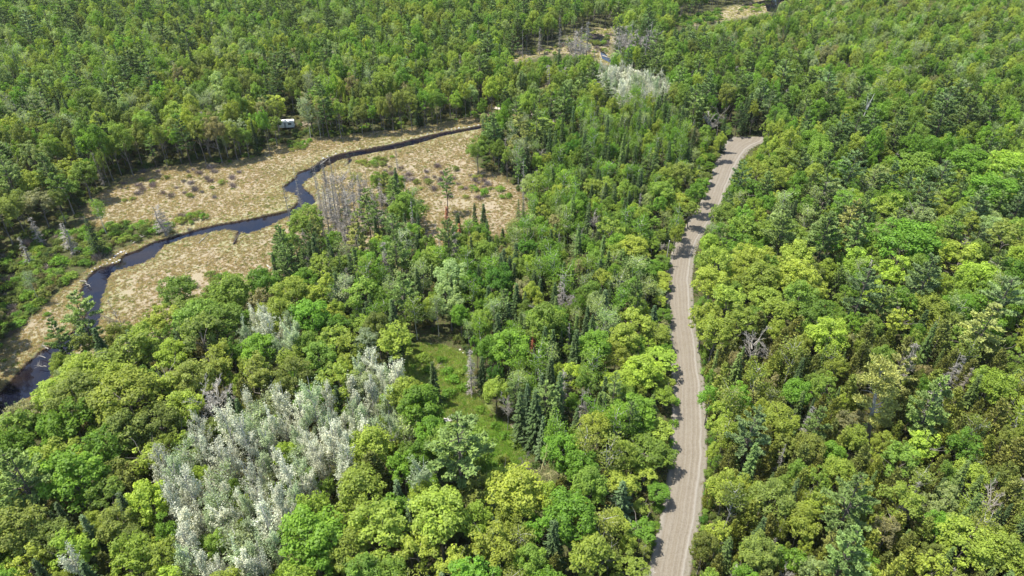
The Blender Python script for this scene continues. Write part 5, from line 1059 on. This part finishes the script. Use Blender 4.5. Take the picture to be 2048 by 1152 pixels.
for reg, L in rb2.items():
    L.sort()
    for i, (px, py, s, _) in enumerate(L):
        x, y = G(px, py); o = bpy.data.objects.new('rock', RK[i % 5]); C.objects.link(o); s *= 0.6; o.location = (x, y, 0.05); o.scale = (s, s, s); o.rotation_euler = (0, 0, i * 1.3)
        o['label'] = 'pale rock %s, %s' % (reg, ORD[i]); o['category'] = 'rock'; o['group'] = 'pale rocks ' + reg
# fallen logs
def log(p0, p1, r, lab, z=0.15, mat=M_DEADW, stubs=5):
    a = G(*p0); b_ = G(*p1); c = ((a[0] + b_[0]) / 2, (a[1] + b_[1]) / 2); L = math.hypot(b_[0] - a[0], b_[1] - a[1]); rt = root_at('fallen_log', c[0], c[1], math.atan2(b_[1] - a[1], b_[0] - a[0]), lab, 'log', None, z)
    V, Q = tube(wob((-L / 2, 0, 0), (L / 2, 0, 0.1), 6, 0.12), [r, r * .9, r * .75, r * .6, r * .45, r * .2], 6); me = mesh_np('log_trunk', V, Q, [mat], smooth=True); o = bpy.data.objects.new('log_trunk', me); C.objects.link(o); o.parent = rt
    for i in range(stubs):
        s = rng.uniform(-0.2, 0.45) * L; V, Q = tube([(s, 0, 0), (s + 0.3, rng.choice([-1, 1]) * rng.uniform(.5, 1.3), rng.uniform(.2, .9))], [r * .35, 0.01], 4); me = mesh_np('branch', V, Q, [mat]); o = bpy.data.objects.new('branch', me); C.objects.link(o); o.parent = rt
log((266,488),(290,472),0.22,'grey driftwood log lying on the bank above the stream'); log((262,484),(286,476),0.15,'thin grey log lying beside the driftwood on the bank')
log((160,563),(178,566),0.16,'grey branch reaching over the stream at its left bank'); log((172,568),(182,575),0.12,'short grey branch dipping into the stream')
log((92,718),(78,713),0.1,'grey branches of a fallen tree over the brown pool', 0.3, M_DEADW, 9); log((94,735),(74,733),0.1,'second grey fallen branch over the brown pool', 0.3, M_DEADW, 9); log((98,700),(84,692),0.14,'small grey branch at the top of the brown pool', 0.3, M_DEADW, 7)
log((466,489),(482,464),0.16,'dark log lying at the small inlet below the stream', 0.1, M_DBARK, 2); log((398,487),(418,468),0.12,'thin pale log lying in the sedge below the stream'); log((534,531),(541,539),0.14,'short white log at the foot of the pines', 0.2, M_PBARK, 1)
log((640,330),(655,318),0.2,'grey log lying across the stream by the snag copse', 0.1); log((620,340),(640,328),0.18,'dark grey driftwood jam above the blue stream bend', 0.1, M_DBARK, 8)
log((795,522),(800,535),0.14,'pale log lying at the lower rim of the eastern marsh'); log((832,442),(846,436),0.13,'thin grey log lying on the eastern marsh')
log((890,846),(906,838),0.28,'thick pale log in the brush heap beside the round green tree', 0.2, M_PBARK, 6); log((888,840),(902,846),0.18,'thin pale log crossing the brush heap', 0.4, M_PBARK, 6)
log((1180,72),(1200,68),0.4,'dark fallen log at the distant marsh channels', 0.2, M_DBARK, 5); log((1205,112),(1228,120),0.4,'pale fallen log beside the distant marsh channel', 0.2, M_DEADW, 5); log((1270,128),(1285,120),0.35,'grey fallen log below the distant dead conifers', 0.2)
# brush heaps of twigs on the clearing
V, Q = tussock(260, 0.9, 0.9, 0.07, 1.8); hb = mesh_np('brush_heap', V, Q, [foliage_mat('dry_brush', False, 0.4, 0.0, (1, 1, 1), fixed=(0.36, 0.29, 0.22))], rng.uniform(0, 1, len(Q)))
for px, py, s, lab in ((868,738,1.5,'brown heap of dry brush in the middle of the grassy clearing'),(938,785,1.1,'small heap of dry brush at the foot of the white snag'),(1028,862,0.9,'pale brush heap at the near right of the clearing'),(895,845,1.0,'brush heap under pale logs beside the round green tree'),(606,251,2.2,'brown brush heap on bare ground beside the white trailer')):
    x, y = G(px, py); r = root_at('brush_heap', x, y, 0.3, lab, 'brush heap'); o = bpy.data.objects.new('twigs', hb); C.objects.link(o); o.parent = r; o.scale = (s, s, s * 0.6); o['kind'] = 'stuff'

# ------------------------------------------------------------------ air
HZ = 0.00004
mh, nt, out = newmat('air_haze'); pv = N(nt, 'ShaderNodeVolumePrincipled'); pv.inputs['Density'].default_value = HZ; pv.inputs['Color'].default_value = (0.9, 0.92, 0.92, 1); pv.inputs['Anisotropy'].default_value = 0.2
nt.links.new(pv.outputs[0], out.inputs['Volume'])
L_ = float(max(abs(gx).max(), abs(gy).max())) + 50
B = ([], []); box(B, (-L_, -L_, -3.0), (L_, L_, 104.0)); hz = mk('haze', B, mh); hz['kind'] = 'stuff'
